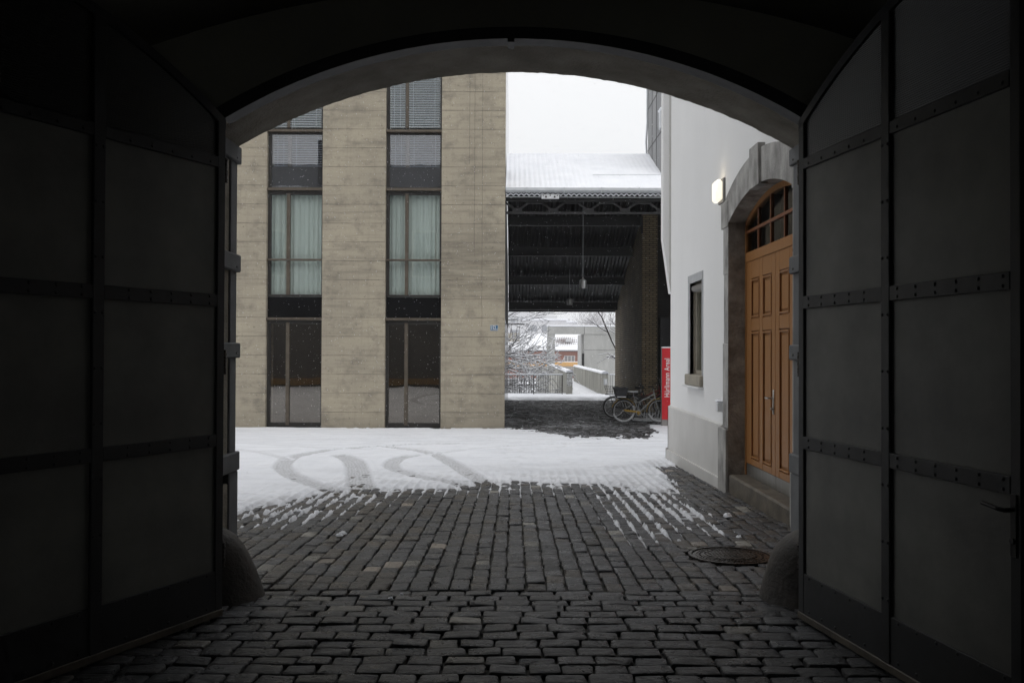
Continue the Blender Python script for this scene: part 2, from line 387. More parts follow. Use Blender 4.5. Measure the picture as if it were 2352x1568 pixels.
M['wood2'] = wood_mat('brown_sash', (.24, .085, .03), (.18, .06, .022))
def glass_mat(name, tint, refl, fr=.6, gc=(1, 1, 1)):
    m, t, p = newmat(name); t.nodes.remove(p); out = t.nodes['Material Output']
    tr = t.nodes.new('ShaderNodeBsdfTransparent'); tr.inputs[0].default_value = (*tint, 1)
    gl = t.nodes.new('ShaderNodeBsdfGlossy'); gl.inputs['Roughness'].default_value = .01; gl.inputs[0].default_value = (*gc, 1)
    lw = t.nodes.new('ShaderNodeLayerWeight'); lw.inputs[0].default_value = .25
    f = math_(t, 'ADD', math_(t, 'MULTIPLY', lw.outputs['Fresnel'], fr), refl)
    w = noise(t, coords(t), 1.1, 2, .4); bp = t.nodes.new('ShaderNodeBump'); bp.inputs['Distance'].default_value = .004; bp.inputs['Strength'].default_value = .5
    t.links.new(w, bp.inputs['Height']); t.links.new(bp.outputs[0], gl.inputs['Normal'])
    ms = t.nodes.new('ShaderNodeMixShader'); t.links.new(f, ms.inputs[0]); t.links.new(tr.outputs[0], ms.inputs[1]); t.links.new(gl.outputs[0], ms.inputs[2])
    t.links.new(ms.outputs[0], out.inputs[0]); return m
M['glass'] = glass_mat('window_glass', (.94, .975, .965), .10)
M['glass_low'] = glass_mat('shop_glass', (.80, .80, .80), .12, .6, (1.0, .93, .84))
M['glass2'] = glass_mat('coated_glass', (.88, .90, .94), .10)
M['doorglass'] = glass_mat('transom_glass', (.5, .56, .54), .07, .16)
M['reeded'] = mat('reeded_glass', (.02, .022, .021), (.015, .016, .016), .25, 3, 30, .0)
def reed():
    m, t, p = newmat('wired_glass'); p.inputs['Base Color'].default_value = (.020, .022, .022, 1); p.inputs['Roughness'].default_value = .3
    w = t.nodes.new('ShaderNodeTexWave'); w.inputs['Scale'].default_value = 30; w.bands_direction = 'Z'
    t.links.new(coords(t), w.inputs[0]); bump(t, p, w.outputs['Fac'], 1, .002); return m
M['reeded'] = reed()
def emit(name, col, s):
    m, t, p = newmat(name); p.inputs['Base Color'].default_value = (.8, .78, .72, 1); p.inputs['Roughness'].default_value = .3
    p.inputs['Emission Color'].default_value = (*col, 1); p.inputs['Emission Strength'].default_value = s; return m
M['lamp'] = emit('lit_opal_glass', (1, .92, .76), 1.0)
def melt_roof():
    m, t, p = newmat('snowy_tiles'); tc = t.nodes.new('ShaderNodeTexCoord'); sp = t.nodes.new('ShaderNodeSeparateXYZ'); t.links.new(tc.outputs['Object'], sp.inputs[0])
    dx = math_(t, 'DIVIDE', math_(t, 'SUBTRACT', sp.outputs[0], MELT[0]), 3.0); dz = math_(t, 'DIVIDE', math_(t, 'SUBTRACT', sp.outputs[2], MELT[1]), .95)
    d = math_(t, 'ADD', math_(t, 'MULTIPLY', dx, dx), math_(t, 'MULTIPLY', dz, dz))
    w = math_(t, 'ABSOLUTE', math_(t, 'SINE', math_(t, 'MULTIPLY', sp.outputs[2], 9.0))); w2 = math_(t, 'ABSOLUTE', math_(t, 'SINE', math_(t, 'MULTIPLY', sp.outputs[0], 9.0)))
    k = math_(t, 'ADD', math_(t, 'SUBTRACT', .75, d), math_(t, 'SUBTRACT', math_(t, 'MULTIPLY', w, w2), .55))
    c = mixc(t, ramp(t, k, .0, .35), (.82, .83, .86), (.09, .06, .055)); t.links.new(c, p.inputs['Base Color']); p.inputs['Roughness'].default_value = .8
    return m
HB = (0.0, 160.0, -4.7)                       # origin of the red house
MELT = (9.4, 6.6)
M['meltroof'] = melt_roof()

# ------------------------------------------------------------------ ground profile
def G(y):
    y = np.asarray(y, float)
    return np.where(y < 5, -1.52, np.where(y < 24.4, -1.52-.03*(y-5), -2.102))
def g(y): return float(G(y))
def px2g(x, y):
    Y = 1.37/((y-806)/2000.0-.03); return ((x-1181)*Y/2000.0, Y)
def sheet(name, x0, x1, ys, zf, m, kind='structure', dz=0.0):
    b = MB(); n = len(ys)
    b.add([(x, y, zf(y)+dz) for y in ys for x in (x0, x1)], [(2*i, 2*i+1, 2*i+3, 2*i+2) for i in range(n-1)])
    o = b.build(name, m); tag(o, kind=kind); return o
# the yard base below the setts, one sheet from the tunnel to the edge of the terrace
b = MB(); ys = [-60, 5, 24.4, 42.4]
vs = [(x, y, g(y)-.028) for y in ys for x in (-60, 30)]
b.add(vs, [(0,1,3,2), (2,3,5,4), (4,5,7,6)]); o = b.build('courtyard_ground', M['joint']); tag(o, kind='structure')
b = MB(); b.add([(-700, 42.45, -9.5), (700, 42.45, -9.5), (700, 95, -4.95), (-700, 95, -4.95), (700, 1400, -4.95), (-700, 1400, -4.95)], [(0,1,2,3), (3,2,4,5)])
o = b.build('lower_ground', M['snow']); tag(o, kind='structure')
b = MB(); b.box(-60, 30, 42.4, 42.7, -9.6, -2.14); o = b.build('retaining_wall', M['conc_wet'])
tag(o, 'long concrete retaining wall carrying the terrace edge under the railings', 'retaining wall')
for i, (ya, yb) in enumerate(((97, 108), (116, 133), (140, 150))):
    b = MB(); b.add([(-60, ya, -4.93), (60, ya+2, -4.93), (60, yb, -4.93), (-60, yb-3, -4.93)], [(0,1,2,3)])
    tag(b.build('road', M['asphalt']), kind='structure')

# ------------------------------------------------------------------ setts
def setts(name, stones, m, zf, tone_fn, hgt=.0, lod=2):
    """stones: list of (cx, cy, lx, ly). One mesh of rounded, slightly tilted granite setts."""
    V = []; Fc = []; T = []
    for (cx, cy, lx, ly) in stones:
        hx, hy = lx/2, ly/2; z = zf(cy)
        c = min(hx, hy)*random.uniform(.08, .26)
        base = [(-hx+c, -hy), (hx-c, -hy), (hx, -hy+c), (hx, hy-c), (hx-c, hy), (-hx+c, hy), (-hx, hy-c), (-hx, -hy+c)]
        jx = [(px+random.uniform(-.007, .007), py+random.uniform(-.006, .006)) for px, py in base]
        tx, ty = random.gauss(0, .022), random.gauss(0, .022); dz = random.gauss(0, .0032)
        n = len(V)
        tone = tone_fn(cx, cy)
        def pt(p, s, zz): V.append((cx+p[0]*s, cy+p[1]*s, z+dz+zz+tx*p[0]+ty*p[1])); T.append(tone)
        for p in jx: pt(p, 1.0, -.036)
        for p in jx: pt(p, .99, -.007)
        for p in jx: pt(p, .945, -.001)
        if lod >= 2:
            for p in jx: pt(p, .55, random.uniform(-.001, .003))
        rings = 4 if lod >= 2 else 3
        for r_ in range(rings-1):
            for k in range(8): Fc.append((n+r_*8+k, n+r_*8+(k+1) % 8, n+(r_+1)*8+(k+1) % 8, n+(r_+1)*8+k))
        Fc.append(tuple(n+(rings-1)*8+k for k in range(8)))
    me = bpy.data.meshes.new(name); me.from_pydata(V, [], Fc); me.update()
    at = me.color_attributes.new('tone', 'FLOAT_COLOR', 'POINT'); at.data.foreach_set('color', np.array(T, dtype=np.float32).ravel())
    me.polygons.foreach_set('use_smooth', [True]*len(me.polygons)); me.materials.append(m)
    o = bpy.data.objects.new(name, me); COL.objects.link(o); tag(o, kind='structure'); return o
def tone(cx, cy):
    r = random.random()
    if r < .012: b_ = .26
    elif r < .03: b_ = .16
    else: b_ = random.choice((random.uniform(.022, .045), random.uniform(.035, .075)))
    w = random.uniform(-.08, .08); brown = cy > 5.6 and random.random() < (.4 if (cx > 1.2 or cx < -.8) else .12)
    if brown: return (b_*1.18, b_*1.0, b_*.82, 1)
    if b_ > .15: return (b_*1.05, b_, b_*.88, 1)
    return (b_*(.97+w*.3), b_, b_*(1.10-w*.3), 1)
YB = 5.62                                     # where the tunnel paving meets the courtyard paving
MH = (1.68, 6.74, .325)                       # manhole
st = []
y = YB-.012; row = 0
while y > 1.2:
    d = random.uniform(.112, .136); x = -2.75+random.uniform(0, .2)
    bow = .0
    while x < 2.75:
        l = random.uniform(.15, .235)
        st.append((x+l/2, y-d/2+.02*math.sin((x+l/2)*.9+row*.13)+random.uniform(-.003, .003), l-.010, d-random.uniform(.009, .014))); x += l
    y -= d; row += 1
setts('tunnel_paving', st, M['sett'], g, tone)
# courtyard setts in columns running away from the gate
cols = []; x = -5.2
while x < 4.2:
    w = random.uniform(.118, .136); cols.append((x, x+w, [])); x += w
st = []
for (xa, xb, yy) in cols:
    y = YB+.01
    ymax = 14.0 if xb > 1.2 else 12.6
    while y < ymax:
        l = random.uniform(.145, .215); yy.append(y)
        cx, cy = (xa+xb)/2, y+l/2
        dd = math.hypot(cx-MH[0], cy-MH[1])
        if dd > MH[2]+.075: st.append((cx+random.uniform(-.003, .003), cy, xb-xa-random.uniform(.010, .016), l-.007))
        y += l
    yy.append(y)
for k in range(17):                           # ring of setts round the manhole
    a = 2*math.pi*k/17; r_ = MH[2]+.062
    st.append((MH[0]+r_*math.cos(a), MH[1]+r_*math.sin(a), .095, .095))
setts('courtyard_paving', st, M['sett'], g, tone)
st = []; y = 18.6; row = 0
while y < 37.4:
    d = random.uniform(.15, .175); x = (.0 if y < 23 else -.2)-random.uniform(0, .2)
    while x < (5.2 if y < 30.3 else 4.4):
        l = random.uniform(.17, .26); st.append((x+l/2, y+d/2+.03*math.sin(x*1.1+row), l-.012, d-.02)); x += l
    y += d
def tone3(cx, cy):
    b_ = random.uniform(.012, .030); 
    if random.random() < .03: b_ = .16
    return (b_*1.03, b_, b_*.97, 1)
setts('passage_paving', st, M['sett_dust_sheen'], g, tone3, lod=1)
sheet('passage_bed', -.25, 5.2, [18.6, 24.4, 37.6], g, M['joint_snow'], dz=-.021)

# ------------------------------------------------------------------ snow on the yard
def polydist(X, Y, pts):
    d = np.full(X.shape, 1e9)
    for (a, b_) in zip(pts[:-1], pts[1:]):
        ax, ay = a; bx, by = b_; vx, vy = bx-ax, by-ay; L = vx*vx+vy*vy+1e-12
        t = np.clip(((X-ax)*vx+(Y-ay)*vy)/L, 0, 1); d = np.minimum(d, np.hypot(X-ax-t*vx, Y-ay-t*vy))
    return d
def smooth_poly(px):
    p = [px2g(*q) for q in px]; out = []
    for i in range(len(p)-1):
        p0 = p[max(i-1, 0)]; p1 = p[i]; p2 = p[i+1]; p3 = p[min(i+2, len(p)-1)]
        for k in range(8):
            t = k/8.0
            out.append(tuple(.5*((2*p1[c])+(-p0[c]+p2[c])*t+(2*p0[c]-5*p1[c]+4*p2[c]-p3[c])*t*t+(-p0[c]+3*p1[c]-3*p2[c]+p3[c])*t**3) for c in (0, 1)))
    out.append(p[-1]); return out
xs = np.concatenate([np.arange(-26, -6, .5), np.arange(-6, -4.2, .12), np.arange(-4.2, 2.62, .0175), np.arange(2.62, 9.0, .08)])
yl = [6.4]
while yl[-1] < 23.02: yl.append(yl[-1]+max(.0165, .0165*(yl[-1]/9)**1.75))
yl[-1] = 23.03
y2 = []; q = 23.11
while q < 24.9: y2.append(q); q += .08
ysn = np.array(yl+y2)
X, Y = np.meshgrid(xs, ysn)
# coverage field c: >0 covered; metres of depth into the covered zone
bx = [px2g(*q) for q in ((545, 1182), (600, 1168), (700, 1146), (780, 1136), (860, 1132), (1000, 1124), (1200, 1112), (1400, 1116), (1450, 1124))]
bxs = [-30, -4.2]+[p[0] for p in bx]+[1.55, 1.72, 2.0, 2.2, 9]
bys = [7.4, 8.0]+[p[1] for p in bx]+[10.3, 10.2, 11.2, 13.3, 13.9]
Yb = np.interp(X, bxs, bys)
c = Y-Yb
# bare strip along the white wall
c = np.minimum(c, (2.36-X)*1.5+np.where(Y > 13.2, (Y-13.2)*2.5, 0))
# thin zone in front of the edge where snow lies only in the joints
jz = np.zeros_like(X)
right = sstep(.75, 1.1, X)*(1-sstep(1.75+(.35*sstep(9.5, 12.5, Y)), 2.15+.2*sstep(9.5, 12.5, Y), X))*sstep(7.15, 8.1, Y+.25*np.sin(X*7))
left = sstep(7.2, 8.3, Y)*(1-sstep(-2.35, -1.5, X-(Y-8)*.35))
mid = sstep(-1.3, -.2, Y-Yb)*.34
jz = np.maximum(np.maximum(right, left*.8), mid)
# distance to sett joints
jd = np.full(X.shape, .2); cd_ = np.full(X.shape, .2)
for (xa, xb, yy) in cols:
    i0, i1 = np.searchsorted(xs, xa), np.searchsorted(xs, xb)
    if i1 <= i0: continue
    sx = xs[i0:i1]; dx = np.minimum(sx-xa, xb-sx)[None, :]; ya = np.array(yy)
    k = np.clip(np.searchsorted(ya, ysn), 1, len(ya)-1); dy = np.minimum(np.abs(ysn-ya[k-1]), np.abs(ysn-ya[k]))[:, None]
    cd_[:, i0:i1] = dx+0*dy; jd[:, i0:i1] = np.minimum(dx+0*dy, 1.6*dy+.006+0*dx)
n_f = fbm(X*9, Y*9, 3, 4); n_m = fbm(X*2.2, Y*2.2, 9, 4); n_b = fbm(X*26, Y*26, 21, 3)
cc = np.clip(c, -2, 3)
t = -.022+.048*sstep(-.45, .75, cc+(n_m-.5)*.8+(n_f-.5)*.9+(n_b-.5)*.35)+(n_f-.5)*.014*(1-sstep(.8, 2.2, cc))
bead = np.clip((fbm(X*9, Y*16, 61, 2)-.22)*1.6, 0, 1); bw_ = .007+.014*bead
jb = .052*np.exp(-(cd_/bw_)**2)*(.15+1.25*bead)+.036*np.exp(-(jd/.016)**2)*sstep(.4, .7, n_m)
thr = bead*.55+n_f*.45+.17*right+.04*left+.16*sstep(-.9, 0, cc)
t += jb*jz*(1-sstep(.2, 1.4, cc))*sstep(.39, .52, thr)
t += .012*(1-sstep(.0, .06, np.abs(n_f-.62)))*right*sstep(8.2, 10.5, Y)*(1-sstep(.2, 1, cc))
t -= .012*(1-jz)*(1-sstep(-.2, .6, cc))
# settled texture: joints show faintly as ribs under thin snow
t += .006*np.exp(-(cd_/.035)**2)*sstep(-.2, .6, cc)*(1-sstep(1.0, 3.2, c))
slush = np.zeros_like(X)
def track(px, w, depth, amt=1.0):
    global t, slush
    d = polydist(X, Y, smooth_poly(px)); d = d+(n_f-.5)*.05
    m_ = 1-sstep(w*.75, w*1.15, d); rim = np.exp(-((d-w*1.25)/(.05))**2)
    tread = .5+.5*np.sin(d*150)
    t = t-m_*depth+rim*.012*amt; slush = np.maximum(slush, m_*amt*(.55+.55*sstep(.3, .8, tread)*n_b*1.7)); slush = np.where((rim > .3) & (m_ < .3), slush*.2, slush)
track([(775, 1132), (735, 1121), (690, 1105), (657, 1086), (654, 1068), (685, 1052), (760, 1038), (850, 1030), (950, 1024), (1060, 1022)], .145, .019, .95)
track([(852, 1136), (832, 1118), (826, 1095), (822, 1078), (812, 1062), (785, 1050)], .18, .021, 1.0)
track([(1090, 1122), (1020, 1108), (960, 1097), (908, 1080), (903, 1066), (930, 1054), (1000, 1046)], .135, .018, .9)
track([(1125, 1118), (1085, 1094), (1045, 1070), (1008, 1050), (960, 1038), (880, 1028)], .14, .020, .95)
track([(535, 1036), (580, 1040), (620, 1048), (655, 1058)], .10, .012, .5)
track([(1000, 1046), (1100, 1032), (1250, 1022), (1400, 1017), (1540, 1014)], .11, .011, .4)
track([(545, 1014), (700, 1012), (850, 1010), (1000, 1008), (1150, 1006)], .12, .009, .3)
track([(545, 1022), (650, 1027), (760, 1034), (860, 1034)], .10, .009, .35)
track([(900, 1018), (1050, 1015), (1300, 1010), (1540, 1006)], .14, .009, .3)
track([(545, 1001), (800, 1000), (1150, 998)], .14, .009, .25)
# footprints, in two lines to the passage
for k in range(46):
    fx = random.uniform(-.3, 1.6); fy = random.uniform(11.6, 18.5); a = random.uniform(-.5, .5)
    u = (X-fx)*math.cos(a)+(Y-fy)*math.sin(a); v_ = -(X-fx)*math.sin(a)+(Y-fy)*math.cos(a)
    e = np.exp(-((u/.055)**2+(v_/.14)**2)); t = t-.016*e; slush = np.maximum(slush, .35*e)
# streaks from wheels and wind over the far half
t += (fbm(X*.8, Y*9, 41, 3)-.5)*.016*sstep(13, 16, Y)
t += (n_m-.5)*.012+(n_f-.5)*.012+(n_b-.5)*.006
t = np.minimum(t, .040+(n_f-.5)*.004)
# sheltered paving at the mouth of the passage
pc = np.minimum(Y-np.interp(X, [-.4, .25, .8, 1.3, 3.0, 3.6, 4.0, 9], [23.3, 22.6, 21.0, 19.3, 19.2, 21.6, 26, 26]), 10)
t = t-.085*sstep(-.45, .45, pc+(n_f-.5)*1.6+(fbm(X*2, Y*9, 77, 4)-.5)*3.0-.03*0-1.2*np.exp(-(np.abs(((X*.75+Y*.35)/.24) % 1-.5)/.12)**2)*.6)
t = np.where((X > -.3) & (Y > 23.2) & (X < 3.4), -.07, t)
t = np.where((Y > 23.06) & (X < -.25), -.08, t)
aniso = fbm(X*3.2, Y*5.5, 88, 4)
slush = np.maximum(slush, .62*(1-sstep(.2, 3.4, cc))*sstep(.46, .66, aniso)*(1-.7*np.exp(-(cd_/.035)**2)))
slush = np.maximum(slush, .16*sstep(.45, .7, fbm(X*1.1, Y*3.5, 51, 4))+.10*sstep(.5, .75, n_f))
slush = np.maximum(slush, .55*(1-sstep(.000, .012, t))*(1-sstep(1.5, 4, Y-Yb)))
Z = G(Y)+t
V = np.stack([X, Y, Z], -1).reshape(-1, 3); nx, ny = len(xs), len(ysn)
I = np.arange(nx*ny).reshape(ny, nx)
q = np.stack([I[:-1, :-1], I[:-1, 1:], I[1:, 1:], I[1:, :-1]], -1).reshape(-1, 4)
tm = t.reshape(-1); keep = (tm[q].max(1) > -.026); q = q[keep]
me = bpy.data.meshes.new('snow_cover'); me.from_pydata(V.tolist(), [], q.tolist()); me.update()
at = me.attributes.new('slush', 'FLOAT', 'POINT'); at.data.foreach_set('value', slush.reshape(-1).astype(np.float32))
me.polygons.foreach_set('use_smooth', [True]*len(me.polygons)); me.materials.append(M['snow_yard'])
o = bpy.data.objects.new('snow_cover', me); COL.objects.link(o); tag(o, kind='structure')
# snow along the terrace edge and out on the footbridge
def snow_patch(name, x0, x1, y0, y1, z0, edge, th=.05, res=.09, seed=1):
    xs_ = np.arange(x0, x1+res, res); ys_ = np.arange(y0, y1+res, res); A, B = np.meshgrid(xs_, ys_)
    tt = edge(A, B, fbm(A*3, B*3, seed, 4))
    zz = z0-.03+th*sstep(0, 1, tt)+(fbm(A*4, B*4, seed+9, 3)-.5)*.03
    n1, n2 = len(xs_), len(ys_); I_ = np.arange(n1*n2).reshape(n2, n1)
    q_ = np.stack([I_[:-1, :-1], I_[:-1, 1:], I_[1:, 1:], I_[1:, :-1]], -1).reshape(-1, 4)
    me_ = bpy.data.meshes.new(name); me_.from_pydata(np.stack([A, B, zz], -1).reshape(-1, 3).tolist(), [], q_.tolist())
    me_.polygons.foreach_set('use_smooth', [True]*len(me_.polygons)); me_.materials.append(M['snow'])
    o_ = bpy.data.objects.new(name, me_); COL.objects.link(o_); return tag(o_, kind='structure')
snow_patch('snow_cover', -6, 12, 36.6, 42.35, -2.10, lambda a, b_, n: (b_-37.6)*.9+(n-.5)*2.2, .10)
# a few clods lying on the setts
def clods():
    b = MB()
    for (px, py, r_) in ((1672, 1184, .045), (900, 1374, .02), (925, 1362, .014), (790, 1228, .035), (782, 1232, .03), (1697, 1232, .03), (1560, 1240, .02), (690, 1176, .03)):
        gx, gy = px2g(px, py); n0 = 10; vs = []; fs = []
        if gy < 5.62: gy = 1.525*2000/(py-806); gx = (px-1181)*gy/2000
        for i in range(6):
            th = math.pi*(.5*i/5)
            for k in range(n0):
                a = 2*math.pi*k/n0; rr = r_*(1+random.uniform(-.18, .18))
                vs.append((gx+rr*math.cos(th)*math.cos(a), gy+rr*math.cos(th)*math.sin(a), g(gy)+rr*.9*math.sin(th)))
        for i in range(5):
            for k in range(n0): fs.append((i*n0+k, i*n0+(k+1) % n0, (i+1)*n0+(k+1) % n0, (i+1)*n0+k))
        b.add(vs, fs)
    o = b.build('snow_clods', M['snow'], None, True); tag(o, kind='stuff')
    tag(o, 'few small clods of snow scattered on the bare dark setts', 'snow clods')
clods()

# ------------------------------------------------------------------ gatehouse with the archway
def arc_z(x, apex, half, spring):
    rise = apex-spring; r_ = (half*half+rise*rise)/(2*rise); return apex-r_+math.sqrt(max(r_*r_-x*x, 0))
HW, SP, AP = 1.918, 1.40, 1.925
gh = empty('gatehouse', (0, 5.5, g(5.5)))
tag(gh, 'dark gatehouse with the low round archway and cobbled tunnel framing the whole view', 'gatehouse')
NS = 150
ax_ = [-HW+2*HW*i/NS for i in range(NS+1)]; az = [arc_z(x, AP, HW, SP) for x in ax_]
# inner arch stone (ragged outer arris), from the steel ring to the courtyard face
b = MB()
vs = []; fs = []; ny_ = 14
yv = [5.12+(6.0-5.12)*k/ny_ for k in range(ny_+1)]
for i, (x, z) in enumerate(zip(ax_, az)):
    for k, yq in enumerate(yv):
        j = .0025*(fbm(np.array([x*14.]), np.array([yq*14.]), 5, 3)[0]-.5)*2+(random.uniform(-.003, .001) if k == ny_ else 0)
        vs.append((x, yq, z+j))
n1 = ny_+1
for i in range(NS):
    for k in range(ny_): fs.append((i*n1+k, i*n1+k+1, (i+1)*n1+k+1, (i+1)*n1+k))
m0 = len(vs)
for (x, z) in zip(ax_, az):                   # face ring on the court side, then up to top
    vs.append((x*1.17, 6.0, z+.34)); 
for i in range(NS): fs.append((i*n1+ny_, m0+i, m0+i+1, (i+1)*n1+ny_))
b.add(vs, fs); b.build('arch_soffit', M['arch_stone'], gh, True)
# spandrel walls over the arch (both faces) and the piers beside it
def spandrel(yy, ztop, m, name, zoff=0.0, x0=-HW, x1=HW):
    b = MB(); vs = []; fs = []
    for i, (x, z) in enumerate(zip(ax_, az)): vs += [(x, yy, z+zoff), (x, yy, ztop)]
    for i in range(NS): fs.append((2*i, 2*i+1, 2*i+3, 2*i+2))
    b.add(vs, fs); return b
b = spandrel(5.99, 6.2, None, 'w', .0); b.box(-30, -HW-.06, 5.99, 5.2, g(6)-.1, 6.2); b.box(HW+.075, 3.2, 5.99, 5.2, g(6)-.1, 6.2)
b.box(-30, 3.2, 5.985, 5.2, 6.2, 7.2)
for x in np.arange(-28, 2, 3.4):
    pass
b.box(-HW-.06, -HW, 5.99, 5.2, 1.41, 6.2); b.box(HW, HW+.075, 5.99, 5.2, 1.41, 6.2)
b.build('courtyard_wall', M['gate_outer'], gh)
b = MB(); b.box(-30, -HW-.05, 5.99, 6.02, g(6)-.1, g(6)+.28); b.build('base_band', M['ochre'], gh)
b = MB(); b.prism([(5.8, 7.1), (6.5, 7.12), (6.5, 7.3), (1.0, 9.7), (-4.0, 7.3), (-4, 7.1)], 'x', -30, 3.2); b.build('roof', M['black'], gh)
for (xa, xb) in ((-9.5, -7.9), (-3.6, -2.2)):
    b = MB(); b.box(xa, xb, 3.2, 4.6, 7.7, 10.1); b.build('chimney', M['gate_outer'], gh)
b = MB(); b.prism([(6.15, 7.47), (6.5, 7.31), (6.52, 7.42), (6.15, 7.58)], 'x', -30, 3.2); b.build('eaves_snow', M['snow'], gh)
# windows of the courtyard face (they only show mirrored in the glass opposite)
for wx in (-11.2, -7.6, -4.2, 0.2):
    b = MB(); b.box(wx-.6, wx+.6, 5.985, 6.03, 3.4, 5.6); w_ = b.build('window', M['sillstone'], gh)
    b = MB(); b.box(wx-.5, wx+.5, 6.03, 6.035, 3.5, 5.5); b.build('pane', M['blackglass'], w_)
# inner wall face seen from the tunnel
b = spandrel(5.115, 2.4, None, 'w', -.065)
b.box(-3.0, -HW-.06, 5.121, 5.19, g(5)-.1, 2.4); b.box(HW+.075, 3.0, 5.121, 5.19, g(5)-.1, 2.4)
b.box(-HW-.06, -HW, 5.121, 5.19, 1.41, 2.4); b.box(HW, HW+.075, 5.121, 5.19, 1.41, 2.4)
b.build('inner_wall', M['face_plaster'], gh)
# tunnel walls and vault
TW = 2.75; b = MB(); nv = 24; vs = []; fs = []
prof = [(-TW, -1.7)]+[(-TW+2*TW*i/nv, arc_z(-TW+2*TW*i/nv, 2.16, TW, 1.55)) for i in range(nv+1)]+[(TW, -1.7)]
for (x, z) in prof: vs += [(x, -13, z), (x, 5.13, z)]
for i in range(len(prof)-1): fs.append((2*i, 2*i+1, 2*i+3, 2*i+2))
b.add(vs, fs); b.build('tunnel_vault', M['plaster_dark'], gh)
b = MB(); b.box(-TW-.2, -2.3, -13.3, -13, -1.8, 2.4); b.box(2.3, TW+.2, -13.3, -13, -1.8, 2.4); b.box(-2.3, 2.3, -13.3, -13, 1.75, 2.4); b.build('end_wall', M['plaster_dark'], gh)   # unseen opening added in this end to brighten the inner wall face
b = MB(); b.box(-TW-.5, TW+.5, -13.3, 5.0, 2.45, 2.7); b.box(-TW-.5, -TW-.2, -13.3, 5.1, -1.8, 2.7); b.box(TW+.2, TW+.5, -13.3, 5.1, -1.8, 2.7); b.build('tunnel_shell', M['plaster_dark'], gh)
# jambs: roughcast field framed by smooth bands
for s in (-1, 1):
    X0 = s*HW
    def bx_(x_in, x_out, y0, y1, z0, z1, mb): k_ = .005 if s > 0 else 0; mb.bbox(s*(x_in+k_), s*(x_out+k_), y0, y1, z0, z1, .008)
    b = MB(); bx_(HW+.022, HW+.2, 5.14, 5.93, -.83, 1.40, b); bx_(HW+.012, HW+.2, 5.16, 5.90, g(5.5)-.1, -.9, b); b.build('jamb_field', M['rough_cast'], gh)
    b = MB()
    bx_(HW+.010, HW+.28, 5.90, 6.04, -.83, 1.30, b)
    bx_(HW+.002, HW+.34, 5.88, 6.07, g(5.9)-.1, -.835, b); b.build('jamb_edge', M['band_stone'], gh)
    for (za, zb) in ((1.29, 1.41), (.54, .66), (-.055, .05), (-.83, -.70)):
        e = 0
        b = MB(); bx_(HW-.012, HW+.36, 5.135, 6.065, za, zb, b); b.build('stone_band', M['band_stone'], gh)
    for (yq, zq) in ((5.97, 1.32), (5.97, .57), (5.97, -.02)):
        b = MB(); b.lathe([(.001, -s*.004), (.008, -s*.004), (.008, s*.02)], (s*(HW-.012+(.005 if s > 0 else 0)), yq, zq), 8, 'x'); b.build('bolt', M['iron'], gh)
# steel ring the leaves close against
HR = 1.68
b = MB(); vs = []; fs = []; nr = 48
for i in range(nr+1):
    x = -HR+2*HR*i/nr; z = arc_z(x, 1.80, HR, 1.33); rz_ = arc_z(x*1.03, 1.868, HR*1.03, 1.385)
    vs += [(x, 5.0, z), (x, 5.12, z), (x*1.035, 5.12, rz_), (x*1.035, 5.0, rz_)]
for i in range(nr):
    for k in range(4): fs.append((4*i+k, 4*i+(k+1) % 4, 4*i+4+(k+1) % 4, 4*i+4+k))
b.add(vs, fs)
b.box(-HR-.08, -HR, 5.002, 5.02, g(5)-.02, 1.37); b.box(HR-.035, HR+.06, 5.002, 5.02, g(5)-.02, 1.37)
b.build('arch_frame', M['steel'], gh)
b = MB(); b.box(-.045, -.005, 4.985, 5.10, 1.775, 1.802); b.build('latch_plate', M['black'], gh)
# wheel guard stones at the feet of the jambs
def guard_stone(sx, label, rb, tp):
    e = empty('guard_stone', (sx*1.93, 5.42, g(5.4)))
    b = LMB(); prof = []
    for k in range(15):
        q = k/14.0; hf = math.sin(q*math.pi/2); h = .475*hf; r_ = rb*(1-tp*hf)*math.sqrt(max(1-hf**8, 0))+.001
        prof.append((r_, h-.03))
    b.lathe(prof, (0, 0, 0), 28, 'z')
    b.v = [(x*(1+.04*math.sin(y*9+z*7))*1.02, y*.82, z) for x, y, z in b.v]
    b.build('stone', M['guard'], e, True)
    tag(e, label, 'guard stone'); return e
guard_stone(-1, 'rounded dark wheel guard stone at the foot of the left jamb', .375, .46)
guard_stone(1, 'rounded brown wheel guard stone at the foot of the right jamb beside manhole', .385, .30)

